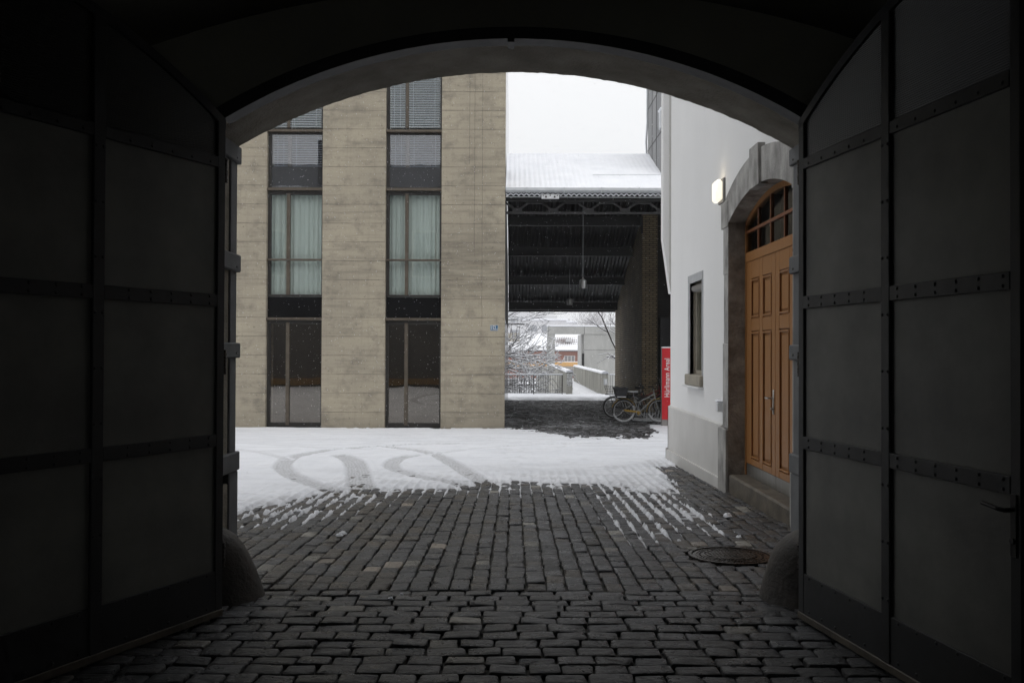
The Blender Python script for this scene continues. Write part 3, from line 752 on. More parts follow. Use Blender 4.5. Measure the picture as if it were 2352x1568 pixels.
# ------------------------------------------------------------------ gate leaves
LW = 1.69
def leaf(hx, ang, sx, label, handle):
    e = empty('gate_leaf', (hx, 4.98, g(5)), math.atan2(-math.cos(ang), sx*math.sin(ang)))
    tag(e, label, 'gate', 'steel gate leaves folded back into the tunnel')
    z0 = 1.52                                  # eye height over the leaf base
    def topz(u): return arc_z(LW-min(u, LW), 1.78, LW, 1.32)+z0
    T = .022; inn = -1 if sx < 0 else 1
    stile = .055
    # frame
    b = LMB(); b.bbox(0, stile, -T, T, .05, topz(0)-.01, .003); b.bbox(LW-stile, LW, -T, T, .05, topz(LW)-.01, .003)
    b.bbox(.80, .865, -T-.004, T+.004, .05, topz(.83)-.045, .003)
    n = 26
    for i in range(n):
        u0, u1 = LW*i/n, LW*(i+1)/n
        b.add([(u0, -T, topz(u0)-.055), (u1, -T, topz(u1)-.055), (u1, T, topz(u1)-.055), (u0, T, topz(u0)-.055),
               (u0, -T, topz(u0)), (u1, -T, topz(u1)), (u1, T, topz(u1)), (u0, T, topz(u0))],
              [(0,3,2,1), (4,5,6,7), (0,1,5,4), (3,7,6,2)])
    for zz in np.arange(.35, 2.7, .27):
        for sd in (-1, 1): b.rivet((.812, sd*(T+.004), zz), .009, ('y', sd)); b.rivet((.853, sd*(T+.004), zz), .009, ('y', sd))
    b.build('frame', M['steel'], e)
    rails = ((1.035, 1.095), (.245, .315), (-.545, -.475))
    for (ra, rb) in rails:
        b = LMB()
        for (ua, ub) in ((stile, .80), (.865, LW-stile)):
            b.bbox(ua, ub, -T-.002, T+.002, ra+z0, rb+z0, .002)
            for u in np.arange(ua+.06, ub-.02, .135):
                for zz in ((ra+z0+.016, rb+z0-.016) if rb < 1 else (ra+z0+.02,)):
                    for sd in (-1, 1): b.rivet((u, sd*(T+.002), zz), .009, ('y', sd))
        b.build('rail', M['steel'], e)
    b = LMB()
    for (ua, ub) in ((stile, .80), (.865, LW-stile)):
        b.bbox(ua, ub, -T+.002, T-.002, .045, .275, .002)
        for u in np.arange(ua+.06, ub-.02, .135):
            for zz in (.26, .075):
                for sd in (-1, 1): b.rivet((u, sd*(T-.002), zz), .009, ('y', sd))
    b.build('kick_plate', M['steel'], e)
    rows = ((.275, -.545+z0), (-.475+z0, .245+z0), (.315+z0, 1.035+z0))
    for (za, zb) in rows:
        for (ua, ub) in ((stile, .80), (.865, LW-stile)):
            b = LMB(); b.box(ua, ub, -.008, .008, za, zb); b.build('panel', M['panel'], e)
    for (ua, ub) in ((stile, .80), (.865, LW-stile)):
        b = LMB(); pts = [(ua, 1.095+z0), (ub, 1.095+z0)]+[(u, topz(u)-.055) for u in np.linspace(ub, ua, 12)]
        b.prism(pts, 'y', -.006, .006); b.build('glass_pane', M['reeded'], e)
    b = LMB(); b.bbox(0, LW, -T-.006, T+.006, .012, .05, .003); b.build('bottom_strip', M['stepstone'], e)
    for zz in (.35, 1.45, 2.55):
        b = LMB(); b.lathe([(.001, -.07), (.02, -.07), (.02, .07), (.001, .07)], (-.012, 0, zz), 10, 'z'); b.build('hinge', M['iron'], e)
    if not handle:                              # scratched doodle just above the lower rail
        b = LMB(); b.tube([(1.13+.022*math.cos(k*.5)*(1-k*.012), .0085, 1.10+.016*math.sin(k*.5)) for k in range(24)], .0011, 4)
        b.tube([(1.13-.0105*k, .0085, 1.10+.020*math.sin(k*.45)*(1-k/26.0)+.008*math.sin(k*1.3)) for k in range(24)], .0011, 4)
        b.tube([(.98, .0085, 1.115), (.93, .0085, 1.108), (.935, .0085, 1.075)], .0011, 4); b.build('scribble', M['signgrey'], e)
    if handle:
        b = LMB(); sd = -1
        b.bbox(LW-.050, LW-.018, sd*T, sd*(T+.006), .74, .98, .002)
        b.tube([(LW-.034, sd*T, .92), (LW-.034, sd*(T+.045), .92), (LW-.06, sd*(T+.052), .922), (LW-.145, sd*(T+.05), .93)], .009, 8)
        b.lathe([(.001, sd*.012), (.012, sd*.012), (.012, 0)], (LW-.034, sd*(T+.002), .80), 8, 'y')
        b.build('handle', M['black'], e)
    return e
leaf(-1.675, math.atan(973/F), -1, 'riveted grey steel gate leaf on the left, opened towards the camera, faint scribble', False)
leaf(1.645, math.atan(362/F), 1, 'riveted grey steel gate leaf on the right, opened back, with lever handle', True)

# ------------------------------------------------------------------ manhole
mh = empty('manhole_cover', (MH[0], MH[1], g(MH[1])+.004)); tag(mh, 'round rusty cast iron manhole cover among the wet setts beside right guard stone', 'manhole')
b = LMB(); b.lathe([(.30, -.03), (.30, .006), (.312, .009), (.325, .006), (.325, -.03)], (0, 0, 0), 48, 'z')
b.build('rim', M['iron'], mh, True)
b = LMB(); b.lathe([(.001, 0), (.29, 0), (.296, -.004), (.296, -.02)], (0, 0, 0), 48, 'z')
b.lathe([(.205, 0), (.205, .005), (.215, .005), (.215, 0)], (0, 0, 0), 40, 'z'); b.lathe([(.262, 0), (.262, .004), (.270, .004), (.270, 0)], (0, 0, 0), 40, 'z')
for i in range(-6, 7):
    w_ = math.sqrt(.19**2-(i*.029)**2) if abs(i*.029) < .19 else 0
    for j in range(-7, 8):
        y_ = j*.026
        if abs(y_)+.009 < w_: b.bbox(i*.029-.012, i*.029+.012, y_-.010, y_+.010, -.001, .007, .002)
for k in range(40):
    a = 2*math.pi*k/40; cx, cy = .238*math.cos(a), .238*math.sin(a); b.lathe([(.001, .005), (.007, .005), (.008, 0)], (cx, cy, 0), 6, 'z')
b.v = [(x, y, z-.024*y/.3*0) for x, y, z in b.v]
b.build('lid', M['iron'], mh)
mh.rotation_euler = (-.03, 0, 0)

# ------------------------------------------------------------------ concrete block opposite
YF = 23.05
cb = empty('concrete_building', (-3.4, YF, ZF)); tag(cb, 'tall beige board-marked concrete building with two tall dark window strips across the yard', 'building')
piers = [(-17.7, -16.02), (-14.54, -12.86), (-11.38, -9.73), (-8.25, -6.585), (-5.10, -3.425), (-1.94, -.25)]
HB_T = 10.5
for (xa, xb) in piers:
    b = MB(); b.bbox(xa, xb, YF, YF+.75, ZF-.06, HB_T, .006)
    # two or three fine vertical cracks are grooves in the material; the pier itself is one pour
    b.build('pier', M['board'], cb)
b = MB(); b.box(-25, -.27, YF+4.2, YF+4.4, ZF, HB_T); b.box(-25, -.3, YF+.8, YF+4.2, 1.12, 1.20); b.box(-25, -.3, YF+.8, YF+4.2, 4.9, 5.0)
b.box(-25, -.3, YF+.3, YF+4.4, HB_T, HB_T+.2); b.box(-25, -.3, YF+.3, YF+4.4, ZF-.3, ZF+.02); b.box(-25, -24.9, YF, YF+4.4, ZF, HB_T)
b.build('rooms', M['room'], cb)
# side wall along the passage: concrete end, dark glazing strips, pale cladding above
b = MB(); b.box(-.55, -.262, YF+.75, 38.2, ZF-.1, 3.9); b.build('side_wall', M['conc_grey'], cb)
b = MB(); b.box(-.55, -.268, YF+.75, 38.2, 3.9, HB_T); b.build('side_cladding', M['white'], cb)
b = MB()
for (ya, yb_) in ((24.1, 26.6), (27.6, 30.2), (31.3, 34.2), (35.2, 37.6)):
    b.box(-.3, -.259, ya, yb_, ZF, .9)
b.build('side_glazing', M['blackglass'], cb); b = MB()
for k, (ya, yb_) in enumerate(((24.1, 26.6), (27.6, 30.2), (31.3, 34.2), (35.2, 37.6))):
    b.box(-.3, -.262, ya, yb_, 4.5+k*.3, 5.3+k*.3)
tag(b.build('side_glazing', M['blackglass'], cb))
bays = [(-16.02, -14.54), (-12.86, -11.38), (-9.73, -8.25), (-6.585, -5.10), (-3.425, -1.94)]
REC = .17
def bay(xa, xb, full):
    mid = xa+(xb-xa)*.37; yg = YF+REC; f = .05
    def frame(z0, z1, top=.05, bot=.05, trans=None, name='window'):
        b = MB(); b.bbox(xa+.001, xa+.085, yg-.03, yg+.06, z0, z1, .003); b.bbox(xb-.05, xb-.001, yg-.03, yg+.06, z0, z1, .003)
        b.bbox(xa+.085, xb-.05, yg-.028, yg+.058, z0, z0+bot, .003); b.bbox(xa+.085, xb-.05, yg-.028, yg+.058, z1-top, z1, .003)
        return b
    def finish(b, z0, z1, glass, trans=None, mull=True):
        w = b.build('window', M['darkframe'], cb)
        if mull:
            c_ = MB(); c_.bbox(mid-.045, mid+.045, yg-.05, yg+.055, z0+.05, z1-.05, .004)
            c_.build('mullion', M['bronze'], w)
        p = MB(); p.box(xa+.085, xb-.05, yg+.012, yg+.018, z0+.04, z1-.04); p.build('pane', M[glass], w)
        return w
    # ground floor
    finish(frame(ZF+.02, .79, .09, .12), ZF+.02, .79, 'glass_low')
    b = MB(); b.bbox(xa-.01, xb+.01, YF+.03, YF+REC+.02, .80, .865, .004); b.build('ledge', M['bronze'], cb)
    b = MB(); b.box(xa+.001, xb-.001, yg-.01, yg+.05, .87, 1.42); b.build('spandrel', M['blackglass'], cb)
    # first floor, with curtain
    w = finish(frame(1.43, 4.24, .09, .055), 1.43, 4.24, 'glass')
    b = MB(); b.bbox(xa-.006, xb+.006, YF+.06, yg+.05, 2.385, 2.43, .003); b.build('transom', M['bronze'], w)
    n = 150; vs = []; fs = []; ph = random.uniform(0, 9)
    for i in range(n+1):
        x = xa+.02+(xb-xa-.04)*i/n; dy = .034*math.sin(x*44+ph+1.6*math.sin(x*6))+.008*math.sin(x*101+ph)+.03*math.sin(x*9)
        vs += [(x, yg+.15+dy, 1.3), (x, yg+.15+dy*.7, 4.28)]
    for i in range(n): fs.append((2*i, 2*i+1, 2*i+3, 2*i+2))
    c_ = MB(); c_.add(vs, fs); c_.build('curtain', M['curtain'], w, True)
    b = MB(); b.bbox(xa-.01, xb+.01, YF+.03, YF+REC+.02, 4.25, 4.315, .004); b.build('ledge', M['bronze'], cb)
    # fixed light in front of the floor edge, blind behind
    w = finish(frame(4.32, 5.80, .03, .04), 4.32, 5.80, 'glass2', mull=False)
    b = MB(); b.box(xa, xb, yg+.30, yg+.34, 4.2, 4.98); b.build('floor_edge', M['room'], w)
    def blind(z0, z1, par, yo=0.0):
        c_ = MB()
        for (ua, ub) in ((xa+.10, mid-.05), (mid+.05, xb-.07)):
            z = z0
            while z < z1:
                c_.add([(ua, yg+.10+yo, z), (ub, yg+.10+yo, z), (ub, yg+.145+yo, z+.026), (ua, yg+.145+yo, z+.026)], [(0,1,2,3)])
                z += .0635
            for uu in (ua+.12, ub-.12): c_.box(uu-.003, uu+.003, yg+.094+yo, yg+.097+yo, z0, z1)
        c_.build('blind', M['blind'], par)
    blind(4.93, 5.76, w)
    b = MB(); b.box(mid-.05, mid+.05, yg+.05, yg+.12, 4.9, 5.78); b.build('mullion', M['bronze'], w)
    b = MB(); b.bbox(xa-.01, xb+.01, YF+.03, YF+REC+.02, 5.81, 5.875, .004); b.build('ledge', M['bronze'], cb)
    w = finish(frame(5.88, 9.2, .05, .03), 5.88, 9.2, 'glass'); blind(5.95, 9.1, w, -.21)
    b = MB(); b.box(xa+.001, xb-.001, yg, yg+.05, 9.2, HB_T); b.build('spandrel', M['blackglass'], cb)
for (xa, xb) in bays: bay(xa, xb, True)
b = MB(); b.box(-25, -.24, YF-.02, YF+.4, ZF-.08, ZF-.003); b.build('foot_strip', M['darkframe'], cb)
# house number
hn = empty('house_number', (-.53, YF, .61)); tag(hn, 'small blue enamel house number plate 152c at the corner of the concrete pier', 'number plate')
b = LMB(); b.bbox(-.105, .105, -.014, -.002, -.075, .075, .004); b.build('plate', M['blue'], hn)
b = LMB()
for q in ((-.105, .105, .068, .075), (-.105, .105, -.075, -.068)): b.box(q[0], q[1], -.016, -.013, q[2], q[3])
for q in ((-.105, -.098), (.098, .105)): b.box(q[0], q[1], -.016, -.013, -.068, .068)
b.build('border', M['whitepaint'], hn)
rx = Matrix.Rotation(R(90), 4, 'X')
text_mesh('152', .15, M['whitepaint'], 'numerals', hn, Matrix.Translation((-.022, -.016, -.002)) @ rx, .62, .003)
text_mesh('c', .09, M['whitepaint'], 'letter', hn, Matrix.Translation((.077, -.016, -.028)) @ rx, .75, .002)

# ------------------------------------------------------------------ canopy over the passage
cp = empty('passage_roof', (2, 25, -2.1)); tag(cp, 'snow covered corrugated gable roof over the dark passage between concrete and white buildings', 'roof')
CX0, CX1 = -.24, 9.0
def corr(name, y0, z0, y1, z1, m, amp=.022, per=.14, rows=2, lift=0.0):
    b = MB(); xs_ = np.arange(CX0, CX1, per/6); n = len(xs_); vs = []; fs = []
    for r_ in range(rows+1):
        t_ = r_/rows; yq = y0+(y1-y0)*t_; zq = z0+(z1-z0)*t_+lift
        for x in xs_: vs.append((x, yq, zq+amp*math.sin(2*math.pi*x/per)))
    for r_ in range(rows):
        for i in range(n-1): fs.append((r_*n+i, r_*n+i+1, (r_+1)*n+i+1, (r_+1)*n+i))
    b.add(vs, fs); return b.build(name, m, cp, True)
RY, RZ = 27.2, 6.1; EY, EZ = 23.15, 4.20; BY, BZ = 38.4, 1.90
corr('roof_sheet', EY-.03, EZ-.02, RY, RZ-.05, M['sheet']); corr('roof_sheet', RY, RZ-.05, BY, BZ-.04, M['sheet'], amp=.03)
# snow lying on the front slope
xs_ = np.arange(CX0, CX1, .025); ys_ = np.concatenate([[EY-.06], np.linspace(EY-.03, RY, 36), [RY+.1, 33, BY]])
A, B = np.meshgrid(xs_, ys_); zz = np.where(B < RY, EZ+(RZ-EZ)*(B-EY)/(RY-EY), RZ+(BZ-RZ)*(B-RY)/(BY-RY))+.085
zz += .008*np.sin(2*np.pi*A/.14)*(1-sstep(1.0, 2.6, A))*.9+.004*np.sin(2*np.pi*A/.14)+(fbm(A*1.5, B*1.5, 15, 3)-.5)*.02
zz[0, :] -= .055
me = bpy.data.meshes.new('roof_snow'); n1, n2 = len(xs_), len(ys_); I_ = np.arange(n1*n2).reshape(n2, n1)
q_ = np.stack([I_[:-1, :-1], I_[:-1, 1:], I_[1:, 1:], I_[1:, :-1]], -1).reshape(-1, 4)
me.from_pydata((np.stack([A, B, zz], -1).reshape(-1, 3)-np.array(cp.location)).tolist(), [], q_.tolist())
me.polygons.foreach_set('use_smooth', [True]*len(me.polygons)); me.materials.append(M['snow'])
o = bpy.data.objects.new('roof_snow', me); COL.objects.link(o); o.parent = cp
# crack line, snow guard wire
b = MB(); b.tube([(2.2, 24.55, 4.98), (3.2, 24.6, 5.0), (5, 24.6, 5.0), (8.5, 24.6, 5.0)], .008, 5); b.build('safety_wire', M['zinc'], cp)
# gutter with hanging brackets
b = MB(); gp = [(-.01, .06), (-.02, -.01), (.02, -.055), (.075, -.06), (.11, -.02), (.11, .05), (.095, .05), (.09, -.01), (.07, -.035), (.03, -.03), (.0, 0)]
b.prism([(EY-.16+p[0], EZ+.06+p[1]) for p in gp], 'x', CX0, CX1); b.build('gutter', M['zinc'], cp)
b = MB(); b.prism([(EY-.155, EZ+.10), (EY-.16, EZ+.125), (EY-.05, EZ+.15), (EY-.05, EZ+.08)], 'x', CX0, CX1); b.build('gutter_snow', M['snow'], cp)
for k in range(9):
    x = .32+k*.99; b = MB(); b.box(x-.012, x+.012, EY-.18, EY-.166, EZ-.0, EZ+.13); b.box(x-.012, x+.012, EY-.18, EY-.02, EZ-.022, EZ-.002); b.build('gutter_bracket', M['zinc'], cp)
b = MB(); vs = []; fs = []; xs2 = np.arange(CX0, CX1, .14/6)
for x in xs2:
    th_ = random.uniform(.012, .03); w_ = .022*math.sin(2*math.pi*x/.14)
    vs += [(x, EY-.04, EZ-.02+w_+.005), (x, EY-.05, EZ-.055+w_-th_*.4)]
for i in range(len(xs2)-1): fs.append((2*i, 2*i+1, 2*i+3, 2*i+2))
b.add(vs, fs); b.build('edge_snow', M['snow'], cp)
b = MB(); b.box(CX0, CX1, EY-.045, EY-.03, EZ-.115, EZ-.10); b.build('edge_trim', M['zinc'], cp)
b = MB(); b.bbox(.71, 1.18, EY-.10, EY-.06, EZ-.165, EZ-.04, .01)
b.build('fixture_plate', M['whitepaint'], cp)
b = MB()
for x in (.76, .945, 1.13): b.lathe([(.001, -.01), (.016, -.01), (.016, 0)], (x, EY-.10, EZ-.075), 8, 'y')
for x in (.83, 1.06): b.box(x-.02, x+.02, EY-.125, EY-.10, EZ-.135, EZ-.09)
b.build('fixture_bolts', M['iron'], cp)
# lattice girder under the eaves
ty = EY+.22; zt, zb_ = 4.02, 3.72
b = MB(); b.box(CX0, CX1, ty-.04, ty+.04, 4.02, 4.14); b.box(CX0, CX1, ty-.06, ty+.06, zb_-.035, zb_+.015)
per = 82.6*ty/F; x0 = (1187-1181)*ty/F
for k in range(-1, 10):
    xb = x0+k*per
    if xb > CX1-.4: break
    pr = lambda pts: b.prism(pts, 'y', ty-.022, ty+.022)
    pr([(max(xb-.13, CX0), zb_+.016), (xb+.13, zb_+.016), (xb+.13, zb_+.12), (max(xb-.13, CX0), zb_+.12)])
    xm = xb+per/2
    for (p, q) in (((xb+.10, zb_+.12), (xm-.17, zt-.04)), ((xb+per-.10, zb_+.12), (xm+.17, zt-.04))):
        d = Vector((q[0]-p[0], q[1]-p[1])); d.normalize(); n_ = Vector((-d.y, d.x))*.026
        b.prism([(p[0]+n_.x, p[1]+n_.y), (q[0]+n_.x, q[1]+n_.y), (q[0]-n_.x, q[1]-n_.y), (p[0]-n_.x, p[1]-n_.y)], 'y', ty-.018, ty+.018)
    pr([(xm-.20, zt-.065), (xm+.20, zt-.065), (xm+.20, zt-.004), (xm-.20, zt-.004)])
b.build('lattice_girder', M['black'], cp)
for yp in (28.6, 30.6, 32.8, 35.2, 37.6):
    zc = RZ+(BZ-RZ)*(yp-RY)/(BY-RY)-.09; b = MB(); b.box(CX0, 8, yp-.06, yp+.06, zc-.30, zc); b.box(CX0, 8, yp-.12, yp+.12, zc-.33, zc-.30); b.build('purlin', M['black'], cp)
b = MB(); b.box(CX0, 8, BY-.06, BY+.06, BZ-.17, BZ+.12); b.build('rear_beam', M['black'], cp)
# pendant lamps
for (lx, ly, lab) in ((2.01, 25.5, 'ribbed metal pendant lamp hanging nearest in the dark passage on a long cord'), (2.2, 34.6, 'ribbed metal pendant lamp hanging at the far end of the dark passage')):
    top = (EZ+(RZ-EZ)*(ly-EY)/(RY-EY) if ly < RY else RZ+(BZ-RZ)*(ly-RY)/(BY-RY))-.06
    e = empty('pendant_lamp', (lx, ly, 1.84)); tag(e, lab, 'lamp', 'pendant lamps in the passage')
    b = LMB(); b.tube([(0, 0, .3), (0, 0, top-1.84)], .007, 6); b.build('cord', M['zinc'], e)
    b = LMB(); pr_ = [(.09, 0), (.10, .0)]
    for k in range(5): z = .02+k*.045; pr_ += [(.115, z), (.115, z+.02), (.10, z+.026), (.10, z+.04)]
    pr_ += [(.075, .25), (.03, .28), (.022, .32), (.001, .32)]
    b.lathe(pr_, (0, 0, 0), 24, 'z'); b.build('shade', M['chrome'], e, True)
    b = LMB(); b.lathe([(.001, .01), (.09, .012)], (0, 0, 0), 20, 'z'); b.build('diffuser', M['whitepaint'], e)

# brick wall on the right of the passage and the dark wall beside it
def roofz(y): return RZ+(BZ-RZ)*(y-RY)/(BY-RY)-.12
bw = empty('brick_wall', (4.7, 34, -2.1)); tag(bw, 'tan brick wall with a sloping top under the passage roof, behind the bicycles', 'wall')
b = MB(); b.prism([(30.3, -2.15), (38.35, -2.15), (38.35, roofz(38.35)), (30.3, roofz(30.3))], 'x', 4.45, 4.98); b.build('masonry', M['brick'], bw)
b = MB(); b.tube([(4.44, 30.6, -2.1), (4.44, 30.6, -2.0)], .01, 5)
b = MB(); b.box(4.40, 4.46, 30.22, 30.34, 4.1, 4.7); b.build('bracket', M['black'], bw)
dw = empty('side_building', (6.5, 31, -2.1)); tag(dw, 'dark recessed brick side wall between the brick pier and red sign', 'wall')
b = MB(); b.box(4.99, 9, 31.2, 31.5, -2.15, 5.2); b.box(8.6, 9, 23.3, 31.2, -2.15, 5.2); b.build('masonry', M['darkbrick'], dw)
b = MB(); b.box(5.2, 8.6, 31.0, 31.2, -2.15, 1.2); b.build('low_wall', M['black'], dw)
# tower rising through the roof
tw = empty('lift_tower', (5.4, 27, 4.8)); tag(tw, 'grey clad tower rising through the snowy roof beside the white building', 'tower')
b = MB(); b.box(4.19, 7.5, 24.9, 27.35, 4.7, 11.0); b.build('shaft', M['tower'], tw)
b = MB()
for yq in (25.7, 26.5): b.box(4.18, 4.195, yq-.008, yq+.008, 4.8, 11)
for zq in (6.3, 7.6, 8.9): b.box(4.178, 4.195, 24.9, 27.35, zq-.008, zq+.008)
b.build('panel_joint', M['black'], tw)
b = MB(); b.box(4.12, 4.7, 24.62, 24.9, 6.35, 6.82); b.box(4.22, 4.6, 24.7, 24.9, 4.9, 6.35); b.build('duct', M['zinc'], tw)
b = MB(); b.bbox(4.10, 4.72, 24.58, 24.95, 6.82, 6.93, .04); b.build('snow_cap', M['snow'], tw)
b = MB(); b.tube([(4.15, 27.33, 6.1), (4.13, 27.33, 6.6), (4.165, 27.33, 7.2), (4.165, 27.33, 8.4)], .03, 8); b.build('downpipe', M['zinc'], tw)

# ------------------------------------------------------------------ white building with door
XW = 2.6; WT = 14.48
wb = empty('white_building', (3.6, 10.5, g(10.5))); tag(wb, 'white rendered building on the right with arched granite doorway and small window', 'building')
DY0, DY1, DSP, DAP = 8.0, 10.4, 1.54, 1.77
DC = (DY0+DY1)/2
def dz(y, apex=DAP, spring=DSP, half=1.2): return arc_z(y-DC, apex, half, spring)
def yz_quadstrip(b, x, ys_, lo, hi):
    vs = []; fs = []
    for yq in ys_: vs += [(x, yq, lo(yq)), (x, yq, hi(yq))]
    for i in range(len(ys_)-1): fs.append((2*i, 2*i+1, 2*i+3, 2*i+2))
    b.add(vs, fs)
WY0, WY1, WZ0, WZ1 = 12.03, 12.86, -.33, 1.0
b = MB(); zt = 12.0; gb = -2.2
yz_quadstrip(b, XW, [6.0, DY0], lambda y: gb, lambda y: zt)
yz_quadstrip(b, XW, list(np.linspace(DY0, DY1, 25)), lambda y: dz(y), lambda y: zt)
yz_quadstrip(b, XW, [DY1, WY0], lambda y: gb, lambda y: zt)
yz_quadstrip(b, XW, [WY0, WY1], lambda y: gb, lambda y: WZ0); yz_quadstrip(b, XW, [WY0, WY1], lambda y: WZ1, lambda y: zt)
yz_quadstrip(b, XW, [WY1, WT], lambda y: gb, lambda y: zt)
b.add([(XW, WT, gb), (9, WT, gb), (9, WT, zt), (XW, WT, zt), (9, 6, zt), (XW, 6, zt), (9, 6, gb), (XW, 6, gb)], [(0,1,2,3), (3,2,4,5), (1,6,4,2), (6,7,5,4), (0,7,6,1)])
b.build('wall', M['white'], wb)
# upper storey stands slightly proud at the far corner, its underside tapering back
b = MB(); b.prism([(2.475, 1.88), (2.602, .97), (4.2, .97), (4.2, 12), (2.475, 12)], 'y', WT+.004, WT+.22); b.build('corbelled_corner', M['white'], wb)
b = MB(); b.prism([(2.572, 1.15), (2.602, .97), (2.602, 12), (2.572, 12)], 'y', WT-.03, WT+.004); b.build('corner_bead', M['plinth'], wb)
# plinth in two steps
def strip(name, x, y0, y1, z0a, z0b, z1a, z1b, m, bev=.02):
    b = MB(); b.add([(x, y0, z0a), (x, y1, z0b), (x, y1, z1b), (x, y0, z1a), (XW+.02, y0, z1a+bev), (XW+.02, y1, z1b+bev), (XW+.1, y1, z0b), (XW+.1, y0, z0a)],
                    [(0,1,2,3), (3,2,5,4), (1,2,5,6), (0,3,4,7)]); return b.build(name, m, wb)
strip('plinth', 2.565, 10.805, WT+.05, gb, gb, -.91, -.91, M['plinth'], .03)
strip('plinth_step', 2.535, 10.81, WT+.08, gb, gb, -1.56, -1.62, M['plinth'], .0)
b = MB(); b.box(2.565, 4, WT+.0, WT+.05, gb, -.905); b.box(2.535, 4, WT+.05, WT+.08, gb, -1.60); b.build('plinth_return', M['plinth'], wb)
# granite surround
b = MB(); n = 40; OY0, OY1 = DC-1.47, DC+1.47
def oz(y): return arc_z(y-DC, 2.13, 1.47, 1.79)
xs0 = XW-.045
ysA = list(np.linspace(DC-1.47, DC+1.47, n+1)); vs = []; fs = []
for yq in ysA:
    yi = DC+(yq-DC)*1.2/1.47; vs += [(xs0, yi, dz(yi)), (xs0, yq, oz(yq)), (XW+.0, yq, oz(yq))]
for i in range(n): fs += [(3*i, 3*i+1, 3*i+4, 3*i+3), (3*i+1, 3*i+2, 3*i+5, 3*i+4)]
b.add(vs, fs)
b.build('door_arch', M['granite'], wb)
b = MB(); b.prism([(DC-.19, 1.745), (DC+.19, 1.745), (DC+.165, 2.18), (DC-.165, 2.18)], 'x', XW-.075, XW+.02); b.build('keystone', M['granite'], wb)
for s in (-1, 1):
    b = MB(); ya, yb_ = sorted((DC+s*1.202, DC+s*1.53)); b.bbox(XW-.055, XW+.02, ya, yb_, 1.50, 1.81, .006); b.build('springer', M['granite'], wb)
    b = MB(); zz = 1.50; k = 0
    cuts = [1.50, .93, .1, -.92]
    for i in range(3):
        e_ = (.0, -.035, .012)[i]; ya, yb_ = sorted((DC+s*1.202, DC+s*(1.45+e_))); b.bbox(XW-.045-.001*i, XW+.02, ya, yb_, cuts[i+1]+.004, cuts[i], .005)
    b.build('jamb_stone', M['granite'], wb)
    b = MB(); ya, yb_ = sorted((DC+s*1.21, DC+s*1.60)); b.bbox(XW-.075, XW+.02, ya, yb_, gb, -.925, .008); b.build('jamb_base', M['granite'], wb)
# reveal
b = MB(); ysR = [DY0]+list(np.linspace(DY0, DY1, 25))+[DY1]; zsR = [gb]+[dz(y) for y in np.linspace(DY0, DY1, 25)]+[gb]; vs = []; fs = []
for yq, zq in zip(ysR, zsR): vs += [(XW-.044, yq, zq), (XW+.26, yq, zq)]
for i in range(len(ysR)-1): fs.append((2*i, 2*i+1, 2*i+3, 2*i+2))
b.add(vs, fs); b.build('reveal', M['granite_dark'], wb)
# step
b = MB(); b.bbox(XW-.04, XW+.30, DY0+.02, DY1-.02, gb, -1.452, .02); b.build('door_step', M['stepstone'], wb)
# the double door
XD = 2.77
dr = None
b = MB(); 
b.box(XD-.015, XD+.05, DY0, DY0+.05, -1.45, 1.54); b.box(XD-.015, XD+.05, DY1-.05, DY1, -1.45, 1.54); b.box(XD-.02, XD+.05, DY0+.05, DY1-.05, 1.06, 1.17)
n = 24; yq_ = np.linspace(DY0, DY1, n+1); vs = []; fs = []
for yq in yq_: vs += [(XD-.015, yq, dz(yq)-.06), (XD-.015, yq, dz(yq)), (XD+.05, yq, dz(yq)), (XD+.05, yq, dz(yq)-.06)]
for i in range(n):
    for k in range(4): fs.append((4*i+k, 4*i+(k+1) % 4, 4*i+4+(k+1) % 4, 4*i+4+k))
b.add(vs, fs)
dfm = b.build('door_frame', M['wood'], wb)
b = MB()
for yq in (DC-.77, DC-.29, DC+.19, DC+.67): b.bbox(XD-.01, XD+.03, yq-.014, yq+.014, 1.17, dz(yq)-.06, .004)
b.bbox(XD-.014, XD+.034, DY0+.05, DY1-.05, 1.40, 1.435, .004); b.build('glazing_bar', M['wood2'], dfm)
b = MB(); vs = []; fs = []
for yq in yq_: vs += [(XD+.01, yq, 1.16), (XD+.01, yq, dz(yq)-.03)]
for i in range(n): fs.append((2*i, 2*i+1, 2*i+3, 2*i+2))
b.add(vs, fs); b.build('transom_pane', M['doorglass'], dfm)
